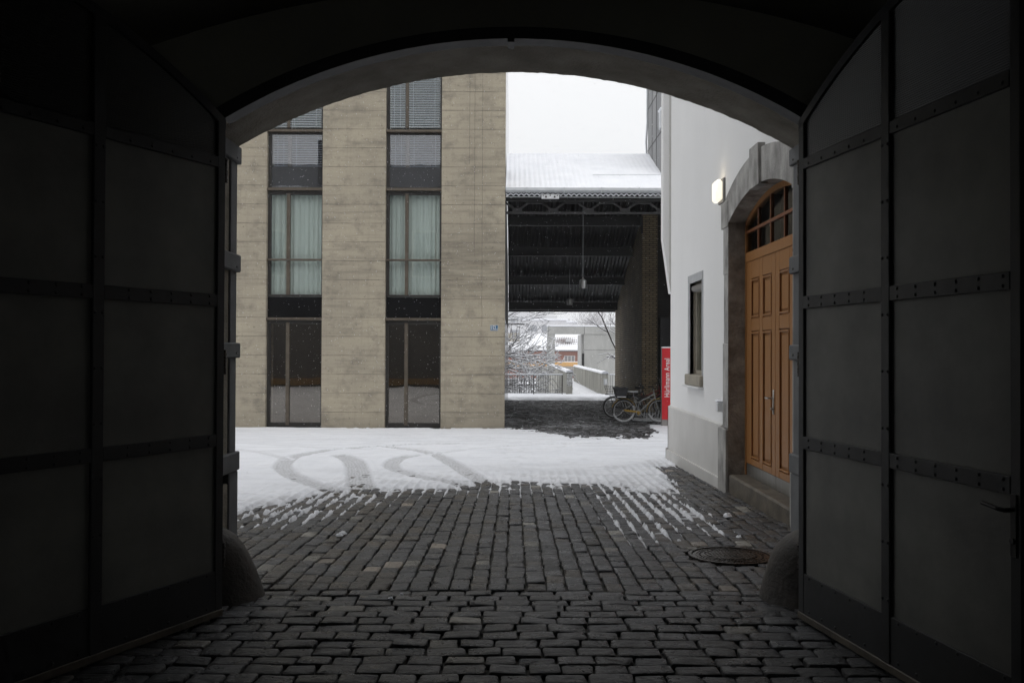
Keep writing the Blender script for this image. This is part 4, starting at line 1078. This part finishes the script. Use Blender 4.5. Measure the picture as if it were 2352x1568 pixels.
for s in (-1, 1):
    def yy(a, c): return sorted((DC+s*a, DC+s*c))
    b = MB(); ya, yb_ = yy(.004, 1.15)
    b.box(XD+.012, XD+.05, ya, yb_, -1.31, 1.06)                    # recessed ground of the leaf
    # stiles and rails proud of the ground
    for (a, c) in ((.004, .13), (.475, .60), (.945, 1.15)):
        y0_, y1_ = yy(a, c); b.bbox(XD-.012, XD+.014, y0_, y1_, -1.31, 1.06, .006)
    for (z0_, z1_) in ((.85, 1.06), (.24, .385), (-1.31, -1.235)):
        for (a, c) in ((.13, .475), (.60, .945)):
            y0_, y1_ = yy(a, c); b.bbox(XD-.011, XD+.014, y0_, y1_, z0_, z1_, .006)
    leafd = b.build('door_leaf', M['wood'], wb)
    for (a, c) in ((.155, .45), (.625, .92)):
        for (z0_, z1_) in ((.41, .825), (-1.21, .215)):
            y0_, y1_ = yy(a+.035, c-.035); p = MB(); p.bbox(XD-.004, XD+.013, y0_, y1_, z0_+.03, z1_-.03, .012)
            # moulding round the field
            for q in ((a-.012, c+.012, z0_-.012, z0_+.008), (a-.012, c+.012, z1_-.008, z1_+.012)):
                u0, u1 = yy(q[0], q[1]); p.bbox(XD-.020, XD-.004, u0, u1, q[2], q[3], .006)
            for q in ((a-.012, a+.008), (c-.008, c+.012)):
                u0, u1 = yy(*q); p.bbox(XD-.020, XD-.004, u0, u1, z0_+.008, z1_-.008, .006)
            p.build('panel', M['wood'], leafd)
    y0_, y1_ = yy(.004, 1.15); b = MB(); b.bbox(XD-.005, XD+.03, y0_, y1_, -1.452, -1.312, .003); b.build('kick_plate', M['kick'], leafd)
    if s == 1:
        b = MB(); b.bbox(XD-.022, XD-.010, DC+.035, DC+.075, -.66, -.40, .004)
        b.tube([(XD-.02, DC+.055, -.49), (XD-.07, DC+.055, -.49), (XD-.075, DC+.09, -.49), (XD-.07, DC+.17, -.49)], .010, 8)
        b.lathe([(.001, -.035), (.012, -.035), (.014, 0)], (XD-.012, DC+.055, -.60), 10, 'x'); b.build('handle', M['chrome'], leafd, True)
b = MB(); b.box(XD+.5, XD+.55, DY0-.3, DY1+.3, -1.5, 2.2); b.box(XD+.05, XD+.5, DY0-.1, DY1+.1, 1.9, 2.0); b.build('hall_wall', M['room'], wb)
# small window
b = MB()
for (ya, yb_, za, zb2) in ((WY0-.05, WY0, WZ0, 1.12), (WY1, WY1+.13, WZ0, 1.12), (WY0, WY1, WZ1, 1.12)):
    b.bbox(XW-.012, XW+.05, ya, yb_, za, zb2, .003)
wn = b.build('window', M['band_stone'], wb); wn.data.materials[0] = mat('light_stone_frame', (.46, .47, .48), (.38, .39, .4), .85, 5, 80, .001)
b = MB(); b.box(XW, XW+.2, WY0-.01, WY0, WZ0, WZ1); b.box(XW, XW+.2, WY1, WY1+.01, WZ0, WZ1); b.box(XW, XW+.2, WY0, WY1, WZ1, WZ1+.01); b.build('reveal', M['sillstone'], wn)
b = MB(); b.bbox(XW+.08, XW+.17, WY0, WY0+.05, WZ0, WZ1, .004); b.bbox(XW+.08, XW+.17, WY1-.05, WY1, WZ0, WZ1, .004); b.bbox(XW+.08, XW+.17, WY0+.05, WY1-.05, WZ0, WZ0+.06, .004); b.bbox(XW+.08, XW+.17, WY0+.05, WY1-.05, WZ1-.13, WZ1, .004)
b.build('sash', M['sillstone'], wn)
b = MB(); b.box(XW+.12, XW+.126, WY0+.05, WY1-.05, WZ0+.06, WZ1-.13); b.build('pane', M['glass'], wn)
b = MB(); b.lathe([(.001, 0), (.05, 0), (.05, WY1-WY0-.04), (.001, WY1-WY0-.04)], (XW+.06, WY0+.02, WZ1-.075), 16, 'y'); b.build('roller_blind', M['signgrey'], wn, True)
b = MB(); b.box(XW+.24, XW+.26, WY0-.1, WY1+.1, WZ0-.1, WZ1+.1); b.build('inner_blind', M['sillstone'], wn)
b = MB(); b.bbox(XW-.055, XW+.2, WY0-.05, WY1+.15, -.485, -.33, .012); sill = b.build('sill', M['sillstone'], wn)
b = MB(); b.bbox(XW-.085, XW+.0, WY0-.09, WY1+.2, -.515, -.488, .006); b.build('drip_edge', M['whitepaint'], wn)
# socket box and wall lamp
e = empty('socket_box', (XW, 10.86, -.68)); tag(e, 'small white outdoor socket box with snow cap beside the door jamb', 'socket')
b = LMB(); b.bbox(-.075, .0, -.05, .05, -.065, .05, .008); b.build('housing', M['whitepaint'], e)
b = LMB(); b.bbox(-.085, .0, -.055, .055, .05, .085, .016); b.build('snow_cap', M['snow'], e)
e = empty('wall_lamp', (XW, 10.86, 1.86)); tag(e, 'lit square opal wall lamp on the white wall above door shoulder', 'lamp')
b = LMB(); b.bbox(-.028, -.001, -.135, .135, -.01, .29, .004); b.build('back_plate', M['signgrey'], e)
b = LMB(); b.bbox(-.115, -.028, -.12, .12, .005, .275, .03); b.build('opal_shade', M['lamp'], e, True)
ll = bpy.data.lights.new('lamp_light', 'POINT'); ll.energy = .35; ll.color = (1, .8, .5); ll.shadow_soft_size = .06
lo = bpy.data.objects.new('lamp_light', ll); COL.objects.link(lo); lo.location = (-.15, 0, .32); lo.parent = e

# ------------------------------------------------------------------ red sign
SY = 24.5; e = empty('sign_totem', (4.43, SY, -2.1)); tag(e, 'tall red sign pillar reading Hürlimann Areal beside white building corner', 'sign')
b = LMB(); b.bbox(-.28, .30, -.06, .06, .20, 2.20, .006); b.build('red_panel', M['red'], e)
b = LMB(); b.bbox(-.28, .30, -.055, .055, -.02, .198, .004); b.build('base', M['signgrey'], e)
b = LMB(); b.bbox(-.285, .305, -.07, .07, 2.20, 2.235, .012); b.build('snow_cap', M['snow'], e)
b = LMB(); b.box(-.284, -.2805, -.058, .058, -.02, 2.2); b.build('edge_strip', M['signgrey'], e)
RT = Matrix.Rotation(R(90), 4, 'X') @ Matrix.Rotation(R(90), 4, 'Z')
text_mesh('Hürlimann Areal', .205, M['whitepaint'], 'lettering', e, Matrix.Translation((-.132, -.0625, 1.37)) @ RT, .72, .0022, .002, 1.10)
b = LMB(); b.lathe([(.02, 0), (.035, 0)], (.03, -.063, 2.03), 16, 'y'); b.build('emblem', M['whitepaint'], e)

# ------------------------------------------------------------------ bicycles
def circ(cx, cz, r_, n=40, y=0.0, a0=0, a1=2*math.pi):
    return [(cx+r_*math.cos(a0+(a1-a0)*k/n), y, cz+r_*math.sin(a0+(a1-a0)*k/n)) for k in range(n if abs(a1-a0-2*math.pi) < 1e-6 else n+1)]
def bicycle(loc, rz, label, fm, guard, kind):
    e = empty('bicycle', loc, rz); tag(e, label, 'bicycle', 'bicycles parked at the rack')
    r_ = .345; wb_ = 1.05
    rear, front = (0, r_), (wb_, r_)
    for (cx, nm) in ((0, 'wheel'), (wb_, 'wheel')):
        b = LMB(); b.tube(circ(cx, r_, r_-.022, 44), .024, 8, True); w = b.build('wheel', M['rubber'], e, True)
        b = LMB(); b.tube(circ(cx, r_, r_-.050, 40), .013, 6, True); b.build('rim', M['snowrime'], w, True)
        if kind == 1:
            b = LMB(); b.tube(circ(cx, r_, r_-.024, 40, -.014, -2.9, .5), .020, 6); b.build('rime', M['snowrime'], w, True)
        b = LMB()
        for k in range(20):
            a = 2*math.pi*k/20; b.tube([(cx+.02*math.cos(a+.8), .02*(-1)**k, r_+.02*math.sin(a+.8)), (cx+(r_-.05)*math.cos(a), 0, r_+(r_-.05)*math.sin(a))], .0017, 4)
        b.lathe([(.001, -.045), (.022, -.045), (.022, .045), (.001, .045)], (cx, 0, r_), 10, 'y'); b.build('spokes', M['chrome'], w)
    bb = (.44, .28); st_ = (.30, .76); hd = (.90, .86); hd2 = (.93, .74)
    b = LMB()
    for p, q, rr in (((bb[0], 0, bb[1]), (st_[0], 0, st_[1]), .015), ((st_[0]+.03, 0, .60), (hd[0], 0, .84), .020), ((bb[0], 0, bb[1]), (hd2[0], 0, hd2[1]), .019),
                     ((hd[0]-.01, 0, .89), (hd2[0]+.01, 0, .70), .020)):
        if kind == 1 and rr == .020 and p[0] < .5: b.tube([p, (.46, 0, .60), (.60, 0, .665), q], rr, 8)
        else: b.tube([p, q], rr, 8)
    for sy in (-1, 1):
        b.tube([(bb[0], sy*.02, bb[1]), (0, sy*.05, r_)], .009, 6); b.tube([(.335, sy*.012, .62), (0, sy*.05, r_)], .008, 6)
        b.tube([(.935, sy*.03, .70), (.96, sy*.045, .62), (wb_, sy*.045, r_)], .011, 6)
    b.tube([(.90, 0, .88), (.88, 0, 1.0)], .012, 6)
    fr = b.build('frame', fm, e, True)
    b = LMB(); b.tube([(.90, -.28, 1.02), (.84, -.30, 1.03), (.90, -.2, 1.035), (.90, 0, 1.0), (.90, .2, 1.035), (.84, .30, 1.03), (.78, .30, 1.03)], .012, 7)
    b.tube([(.90, -.28, 1.02), (.78, -.30, 1.03)], .016, 7); b.build('handlebar', M['black'], e, True)
    b = LMB(); b.tube([st_[0:1]+(0,)+(st_[1],), (.28, 0, .88)], .013, 7)
    pts = []; b.build('seat_post', M['chrome'], e, True)
    b = LMB(); ring = []
    prof = [(.10, .02), (.13, .085), (.20, .105), (.27, .07), (.34, .035), (.42, .022)]
    for (px, w_) in prof:
        for k in range(8):
            a = 2*math.pi*k/8; ring.append((px, w_*math.cos(a), .905+.028*math.sin(a)+(.012 if px < .15 else 0)))
    fs = [(i*8+k, i*8+(k+1) % 8, i*8+8+(k+1) % 8, i*8+8+k) for i in range(len(prof)-1) for k in range(8)]+[tuple(range(8)), tuple(range(40, 48))]
    b.add(ring, fs); b.build('saddle', M['snowrime'] if kind < 3 else M['black'], e, True)
    b = LMB(); vs = []
    for (cx, a0, a1) in ((0, .35, 2.9), (wb_, .9, 3.3)):
        n = 18; v0 = len(b.v); P = []
        for k in range(n+1):
            a = a0+(a1-a0)*k/n
            for yq, rr in ((-.03, r_+.010), (0, r_+.022), (.03, r_+.010)): P.append((cx+rr*math.cos(a), yq, r_+rr*math.sin(a)))
        b.add(P, [(3*k+j, 3*k+j+1, 3*k+4+j, 3*k+3+j) for k in range(n) for j in (0, 1)])
    b.build('mudguard', guard, e, True)
    b = LMB(); b.prism([(-.02, r_+.04), (.44, bb[1]+.06), (.50, bb[1]+.02), (.48, bb[1]-.055), (.42, bb[1]-.06), (.40, bb[1]+.01), (0, r_-.01)], 'y', -.055, -.035); b.build('chain_guard', guard if kind < 3 else M['black'], e)
    b = LMB(); b.tube([(bb[0], -.06, bb[1]), (bb[0]+.10, -.065, bb[1]-.14)], .008, 6); b.tube([(bb[0], .06, bb[1]), (bb[0]-.10, .065, bb[1]+.14)], .008, 6)
    b.bbox(bb[0]+.06, bb[0]+.15, -.14, -.065, bb[1]-.155, bb[1]-.13, .006); b.bbox(bb[0]-.15, bb[0]-.06, .065, .14, bb[1]+.13, bb[1]+.155, .006)
    b.lathe([(.07, -.002), (.085, -.002), (.085, .002), (.07, .002)], (bb[0], -.06, bb[1]), 20, 'y'); b.build('crank', M['chrome'], e)
    b = LMB()
    for sy in (-.07, .07): b.tube([(-.28, sy, .745), (.28, sy*.7, .735)], .007, 6); b.tube([(0, sy, r_+.02), (-.14, sy, .74)], .006, 6)
    for k in range(5): b.tube([(-.28+.11*k, -.07, .745), (-.28+.11*k, .07, .745)], .005, 5)
    b.build('carrier', M['black'], e, True)
    if kind == 1:
        b = LMB(); P = [(-.25, .36), (.06, .36)]
        b.add([(-.24, -.14, .76), (.05, -.14, .76), (.05, .14, .76), (-.24, .14, .76), (-.30, -.17, 1.02), (.09, -.17, 1.02), (.09, .17, 1.02), (-.30, .17, 1.02)],
              [(0,3,2,1), (0,1,5,4), (1,2,6,5), (2,3,7,6), (3,0,4,7)])
        b.bbox(-.32, .11, -.19, -.16, 1.0, 1.03, .004); b.bbox(-.32, .11, .16, .19, 1.0, 1.03, .004); b.bbox(-.32, -.29, -.16, .16, 1.0, 1.03, .004); b.bbox(.08, .11, -.16, .16, 1.0, 1.03, .004)
        b.bbox(-.25, .06, -.15, .15, .745, .765, .004)
        b.build('crate', M['crate'], e)
        b = LMB(); b.bbox(-.22, .04, -.165, -.13, .755, .775, .006); b.build('crate_snow', M['snow'], e)
    if kind == 2:
        b = LMB()
        for zq, s_ in ((.76, .10), (.84, .125), (.92, .145), (1.0, .165)):
            b.tube([(-.1-s_*1.25, -s_, zq), (-.1+s_*1.25, -s_, zq), (-.1+s_*1.25, s_, zq), (-.1-s_*1.25, s_, zq)], .005, 5, True)
        for k in range(7):
            u = -1+2*k/6.0
            for sd in (-1, 1): b.tube([(-.1+u*.125, sd*.10, .76), (-.1+u*.206, sd*.165, 1.0)], .003, 4); b.tube([(-.1+sd*.125, u*.10, .76), (-.1+sd*.206, u*.165, 1.0)], .003, 4)
        b.build('wire_basket', M['black'], e)
    b = LMB(); b.tube([(.38, .05, .3), (.30, .17, .02)], .009, 6); b.build('kickstand', M['black'], e)
    e.rotation_euler = (R(2.5), 0, rz); return e
bicycle((3.26, 25.9, -2.098), R(2), 'white framed city bicycle with yellow chain guard and black crate, parked nearest', M['frosted'], M['yellow'], 1)
bicycle((3.16, 27.5, -2.098), R(-3), 'dark bicycle with wire rear basket parked behind the one with crate', M['black'], M['black'], 2)
bicycle((3.85, 28.5, -2.098), R(4), 'dim red bicycle standing farthest back against the brick wall', M['redframe'], M['black'], 3)
e = empty('bicycle_rack', (4.3, 26.3, -2.1)); tag(e, 'low snowy metal spiral bicycle rack between the bicycles and red sign', 'bicycle rack')
b = LMB(); b.tube([(-.75, -.25, .06), (-.4, -.25, .04), (.0, -.25, .04), (1.2, -.25, .04)], .025, 7); b.tube([(-.75, .25, .06), (1.2, .25, .04)], .025, 7); b.build('base_rail', M['snowrime'], e, True)
for k in range(9):
    x = -.35+k*.17; b = LMB(); b.tube([(x, -.25, .05), (x+.03, -.24, .26), (x+.05, -.15, .36), (x+.06, 0, .40), (x+.05, .15, .36), (x+.03, .24, .26), (x, .25, .05)], .012, 6); b.build('hoop', M['snowrime'], e, True)

# ------------------------------------------------------------------ terrace edge: railings, footbridge, portal
def railing(x0, x1, y, label):
    e = empty('railing', ((x0+x1)/2, y, -2.1)); tag(e, label, 'railing', 'railings at the terrace edge')
    b = MB(); b.box(x0, x1, y-.02, y+.02, -1.13, -1.095); b.box(x0, x1, y-.015, y+.015, -2.0, -1.975); b.build('rail', M['zinc'], e)
    b = MB(); b.bbox(x0, x1, y-.03, y+.03, -1.095, -1.06, .012); b.build('rail_snow', M['snow'], e)
    n = 0; x = x1-.02
    while x > x0+.01 and n < 95:
        b = MB(); b.box(x-.007, x+.007, y-.007, y+.007, -1.975, -1.13)
        if n % 12 == 0: b.box(x-.02, x+.02, y-.02, y+.02, -2.15, -1.13)
        b.build('baluster', M['black'], e); x -= .112; n += 1
railing(-5.2, 2.30, 41.2, 'thin grey bar railing with snowy top left of the footbridge')
railing(4.53, 6.6, 41.3, 'thin grey bar railing with snowy top right of the footbridge')
fb = empty('footbridge', (3.4, 51.5, -2.2)); tag(fb, 'concrete footbridge with solid snow topped parapets leading away from the passage', 'footbridge')
def snowtop(x0, x1, y0, y1, z, par, seed):
    xs_ = np.linspace(x0, x1, 9); ys_ = np.arange(y0, y1+.15, .15); A, B = np.meshgrid(xs_, ys_); u = (A-x0)/(x1-x0)*2-1
    zz = z+.105*np.sqrt(np.clip(1-np.abs(u)**3, 0, 1))+(fbm(A*3, B*2.2, seed, 3)-.5)*.07*(1-np.abs(u)**2)
    n1, n2 = len(xs_), len(ys_); I_ = np.arange(n1*n2).reshape(n2, n1); q_ = np.stack([I_[:-1, :-1], I_[:-1, 1:], I_[1:, 1:], I_[1:, :-1]], -1).reshape(-1, 4).tolist()
    q_.append(list(range(n1)))
    me_ = bpy.data.meshes.new('parapet_snow'); me_.from_pydata((np.stack([A, B, zz], -1).reshape(-1, 3)-np.array(par.location)).tolist(), [], q_)
    me_.materials.append(M['snow']); me_.polygons.foreach_set('use_smooth', [True]*len(me_.polygons)); o_ = bpy.data.objects.new('parapet_snow', me_); COL.objects.link(o_); o_.parent = par
b = MB(); b.bbox(2.50, 2.79, 41.5, 62, -2.9, -1.0, .02); b.build('parapet', M['conc_wet'], fb); snowtop(2.47, 2.82, 41.45, 62, -1.0, fb, 3)
b = MB(); b.bbox(4.19, 4.49, 41.5, 61.5, -2.9, -1.06, .02); b.build('parapet', M['conc_wet'], fb); snowtop(4.16, 4.52, 41.45, 61.5, -1.06, fb, 8)
b = MB(); b.box(2.52, 2.79, 41.47, 41.5, -1.65, -1.05); b.build('exposed_aggregate', M['pebble'], fb)
b = MB(); b.box(2.52, 4.47, 41.5, 63, -2.9, -2.13); b.build('deck', M['conc_grey'], fb)
snow_patch('snow_cover', 2.80, 4.18, 41.3, 63, -2.10, lambda a, b_, n: n*0+1.2, .05, .12, 5)
e = empty('parapet_light', (4.36, 41.5, -1.45)); tag(e, 'small square steel light box on the end of right bridge parapet', 'light')
b = LMB(); b.bbox(-.09, .09, -.06, .0, -.13, .15, .01); b.build('housing', M['zinc'], e)
b = LMB(); b.box(-.03, .06, -.065, -.06, -.10, .12); b.build('lens', M['whitepaint'], e)
pt = empty('bridge_portal', (4.5, 62.5, -4.9)); tag(pt, 'grey concrete portal frame with wide opening at the far end of footbridge', 'portal')
b = MB(); b.box(2.38, 2.92, 62.2, 62.9, -6.5, 1.22); b.build('column', M['conc_grey'], pt)
b = MB(); b.box(2.38, 9.5, 62.15, 62.95, 1.225, 1.76); b.build('lintel', M['conc_grey'], pt)
b = MB(); b.box(5.0, 9.5, 62.2, 66.5, -6.5, 1.22); b.box(4.85, 5.0, 62.6, 66.5, -6.5, 1.22); b.build('wall', M['conc_grey'], pt)
b = MB(); b.box(4.84, 5.01, 62.19, 62.21, -2.1, -.15); b.build('door_slot', M['black'], pt)
b = MB(); b.bbox(2.35, 9.5, 62.1, 63.0, 1.76, 1.86, .03); b.build('snow_cap', M['snow'], pt)
b = MB(); b.box(5.0, 9.5, 62.194, 62.2, .08, .10); b.box(5.0, 5.02, 62.140, 62.15, 1.23, 1.76); b.build('joint', M['black'], pt)
b = MB(); b.box(1.6, 2.38, 62.5, 62.9, -6.5, -1.3); b.build('wing_wall', M['conc_grey'], pt)

# ------------------------------------------------------------------ red house beyond
rh = empty('red_house', HB); tag(rh, 'long red brick house with snowy roof and orange balcony beyond the footbridge', 'house')
b = MB(); b.box(-26, 32, 160, 170, -4.98, .1); b.build('wall', M['housebrick'], rh)
b = MB(); b.prism([(159.2, .08), (159.2, .32), (167, 3.35), (171, 1.4), (171, .1)], 'x', -26.5, 32.5); rf = b.build('roof', M['meltroof'], rh)
b = MB(); b.prism([(158.9, -.06), (158.9, .10), (159.2, .10), (159.2, -.06)], 'x', -26.5, 32.5); b.build('gutter', M['black'], rf)
b = MB(); b.bbox(9.6, 10.7, 162.2, 163.2, 1.7, 2.3, .05); b.build('roof_vent', M['farwall'], rf)
b = MB(); b.box(-1.5, 1.0, 163, 165, 1.6, 3.4); b.build('chimney', M['sillstone'], rf)
b = MB(); b.box(-26, 32, 158.6, 160, -2.72, -1.97); b.build('balcony', M['orange'], rh)
b = MB(); b.box(-26, 32, 158.6, 158.7, -1.97, -1.87); b.build('balcony_snow', M['snow'], rh)
b = MB(); b.box(-26, 32, 159, 160, -3.3, -2.72); b.build('balcony_slab', M['conc_grey'], rh)
for k, wx in enumerate((-18.5, -11, -3.8, 3.3, 10.2, 17.5, 25)):
    for (z0, z1) in ((-1.9, -.8), (-4.5, -3.4)):
        b = MB(); b.box(wx-1.0, wx+1.0, 159.9, 160, z0, z1); w = b.build('window', M['whitepaint'], rh)
        b = MB()
        for u in (-.92, -.28, .36): b.box(wx+u, wx+u+.5, 159.87, 159.9, z0+.08, z1-.08)
        b.build('pane', M['farglass'], w)
# hazy blocks in the distance
def block(name, x0, x1, y, z1, label, rows):
    e = empty(name, ((x0+x1)/2, y, -4.9)); tag(e, label, 'building', 'hazy buildings in the distance')
    b = MB(); b.box(x0, x1, y, y+14, -5, z1); b.box(x0+1, x1-2, y+3, y+10, z1, z1+1.2); b.build('wall', M['farwall'], e)
    b = MB(); b.box(x0-.3, x1+.3, y-.3, y+14.3, z1, z1+.35); b.build('roof_snow', M['snow'], e)
    for r_ in rows:
        b = MB()
        x = x0+1.2
        while x < x1-2: b.box(x, x+2.2, y-.06, y, r_, r_+1.5); x += 3.3
        b.build('window_row', M['farglass'], e)
block('apartment_block', -22, 5.5, 235, 13.5, 'tall pale apartment block fading in haze behind the snowy left tree', (10.6, 7.4, 4.2))
block('office_block', 2.0, 12.3, 205, 7.3, 'low grey flat roofed office block in haze behind the red house roof', (4.6,))
block('office_block', 13.0, 19.5, 270, 9.0, 'faintest pale block just right of the grey flat roofed one', (6.5, 3.5))

# ------------------------------------------------------------------ trees
def tree(name, base, label, spec, seed, snow=True, group=None, rmin=.0045, bm='bark'):
    rs = random.Random(seed); e = empty(name, base); tag(e, label, 'tree', group)
    trunk = MB(); crown = MB(); sn = MB(); trunk.local = crown.local = sn.local = True
    def grow(p, d, L, r_, depth, mb):
        n = 5 if depth < 2 else 4; pts = [p.copy()]; rr = [r_]; q = p.copy(); dd = d.copy()
        for k in range(n):
            dd = (dd+Vector((rs.gauss(0, .13), rs.gauss(0, .13), rs.gauss(0, .10)+spec['trop'][min(depth, 3)]))).normalized()
            q = q+dd*(L/n); pts.append(q.copy()); rr.append(max(r_*(1-.55*(k+1)/n), rmin))
        mb.tube(pts, rr, 6 if depth < 2 else 4)
        if snow and r_ > .0:
            off = []
            for i, pp in enumerate(pts):
                off.append(pp+Vector((0, 0, rr[i]*.9+.010)))
            seg = [o for o in off]
            w = [(max(x*.6, rmin*.8)+.003)*(1.0 if abs((pts[min(i+1, n)]-pts[max(i-1, 0)]).normalized().z) < .93 else .4) for i, x in enumerate(rr)]
            sn.tube(seg, w, 4)
        if depth >= spec['depth']: return
        nc = spec['kids'][depth]
        for c_ in range(nc):
            t_ = rs.uniform(.22, 1.0); i = min(int(t_*n), n-1); f_ = t_*n-i
            bp = pts[i].lerp(pts[i+1], f_); ax = Vector((rs.gauss(0, 1), rs.gauss(0, 1), rs.gauss(0, .4)))
            dl = (pts[i+1]-pts[i]).normalized(); pe = ax-dl*ax.dot(dl); pe.normalize()
            a = R(rs.uniform(*spec['ang'])); nd = (dl*math.cos(a)+pe*math.sin(a)).normalized()
            grow(bp, nd, L*rs.uniform(.45, .72)*(spec.get('klen', 1) if depth == 0 else 1), max(rr[i]*rs.uniform(.42, .62), rmin), depth+1, crown)
    for (off, d, L, r_) in spec['stems']:
        grow(Vector(off), Vector(d).normalized(), L, r_, 0, trunk)
    trunk.build('trunk', M[bm], e, True); crown.build('crown', M[bm], e)
    if snow: sn.build('snow_cover', M['snow'], e)
    return e
tree('bare_tree', (.75, 48, -5.2), 'slender multi stemmed bare tree with snow on twigs just behind the left railing',
     dict(stems=[((0, 0, 0), (.02, 0, 1), 4.6, .055), ((.25, .3, 0), (.10, .05, 1), 4.4, .05), ((-.2, -.2, 0), (-.1, 0, 1), 4.4, .045)],
          depth=3, kids=[10, 5, 3], ang=(40, 80), trop=[0, .04, .02, .0], klen=.85), 5, rmin=.009)
tree('bare_tree', (-3.0, 46, -5.5), 'large bare tree whose snowy boughs reach in from the left above the railing',
     dict(stems=[((0, 0, 0), (-.05, 0, 1), 8.0, .18), ((0, 0, 3.2), (1, .1, .42), 4.3, .07), ((0, 0, 4.1), (1, -.1, .40), 4.3, .065), ((0, 0, 5.0), (1, .1, .42), 4.2, .065), ((0, 0, 5.9), (1, 0, .36), 4.2, .06), ((0, 0, 6.8), (1, .1, .25), 4.2, .05), ((0, 0, 3.6), (1, 0, .15), 4.2, .05)],
          depth=3, kids=[6, 4, 2], ang=(18, 48), trop=[0, .03, .02, .0], klen=.8), 11, rmin=.009)
tree('bare_tree', (7.9, 49, -5), 'bare tree whose snowy limbs lean in beside the brick wall edge',
     dict(stems=[((0, 0, 0), (.05, 0, 1), 8, .16), ((0, 0, 3.0), (-.72, 0, .70), 3.0, .09), ((-2.1, 0, 5.0), (-.40, 0, 1), 3.6, .055), ((-1.75, .1, 4.9), (-.25, 0, 1), 3.8, .05), ((-1.6, .1, 4.7), (.02, 0, 1), 3.8, .05)],
          depth=2, kids=[4, 3], ang=(25, 55), trop=[0, .03, .02, .0], klen=.6), 23, rmin=.009)
tree('winter_tree', (16.4, 185, -4.9), 'round crowned bare tree in haze above the right of concrete portal',
     dict(stems=[((0, 0, 0), (0, 0, 1), 9.5, .16), ((0, 0, 5.5), (-.45, 0, 1), 5.5, .09), ((0, 0, 5.5), (.45, .1, 1), 5.5, .09), ((0, 0, 6), (.1, .6, 1), 5, .08)], depth=3, kids=[9, 6, 4], ang=(20, 50), trop=[0, .04, .03, .02]), 31, False, rmin=.015, bm='far_bark')
tree('winter_tree', (25, 210, -4.9), 'bare tree at far right in haze, partly hidden by brick wall edge',
     dict(stems=[((0, 0, 0), (0, 0, 1), 9.5, .16), ((0, 0, 5.5), (-.5, 0, 1), 5, .09), ((0, 0, 5.5), (.5, .1, 1), 5, .09)], depth=3, kids=[7, 5, 4], ang=(20, 50), trop=[0, .04, .03, .02]), 37, False, rmin=.015, bm='far_bark')

# ------------------------------------------------------------------ falling snow
b = MB()
for k in range(5000):
    yq = 6.4+(22.6-6.4)*random.random()**.75; wx0, wx1 = -660*yq/F, min(370*yq/F, 2.5)
    xq = random.uniform(wx0, wx1); zt_ = min(.36*yq, 9); zq = random.uniform(g(yq)+.05, zt_)
    s = random.uniform(.0012, .0040)*(yq/12)**.5; sl_ = random.uniform(1, 2.2); dx = random.uniform(-.5, .5)*s
    b.add([(xq-s, yq, zq), (xq+s, yq, zq), (xq, yq-s, zq), (xq, yq+s, zq), (xq+dx, yq, zq+s*sl_), (xq-dx, yq, zq-s*sl_)],
          [(0,2,4), (2,1,4), (1,3,4), (3,0,4), (2,0,5), (1,2,5), (3,1,5), (0,3,5)])
o = b.build('snowfall', M['snow']); tag(o, 'fine snowflakes falling over the courtyard', 'snowflakes', kind='stuff')

# ------------------------------------------------------------------ snowy air
hz = MB(); hz.box(-720, 720, -20, 1420, -11.0, 24); o = hz.build('haze', None); tag(o, kind='stuff')
m, t_, p = newmat('haze'); t_.nodes.remove(p); pv = t_.nodes.new('ShaderNodeVolumePrincipled'); pv.inputs['Color'].default_value = (.95, .96, .98, 1)
pv.inputs['Density'].default_value = .0006; pv.inputs['Anisotropy'].default_value = .2
t_.links.new(pv.outputs[0], t_.nodes['Material Output'].inputs['Volume']); o.data.materials.append(m)
scene.cycles.volume_bounces = 2
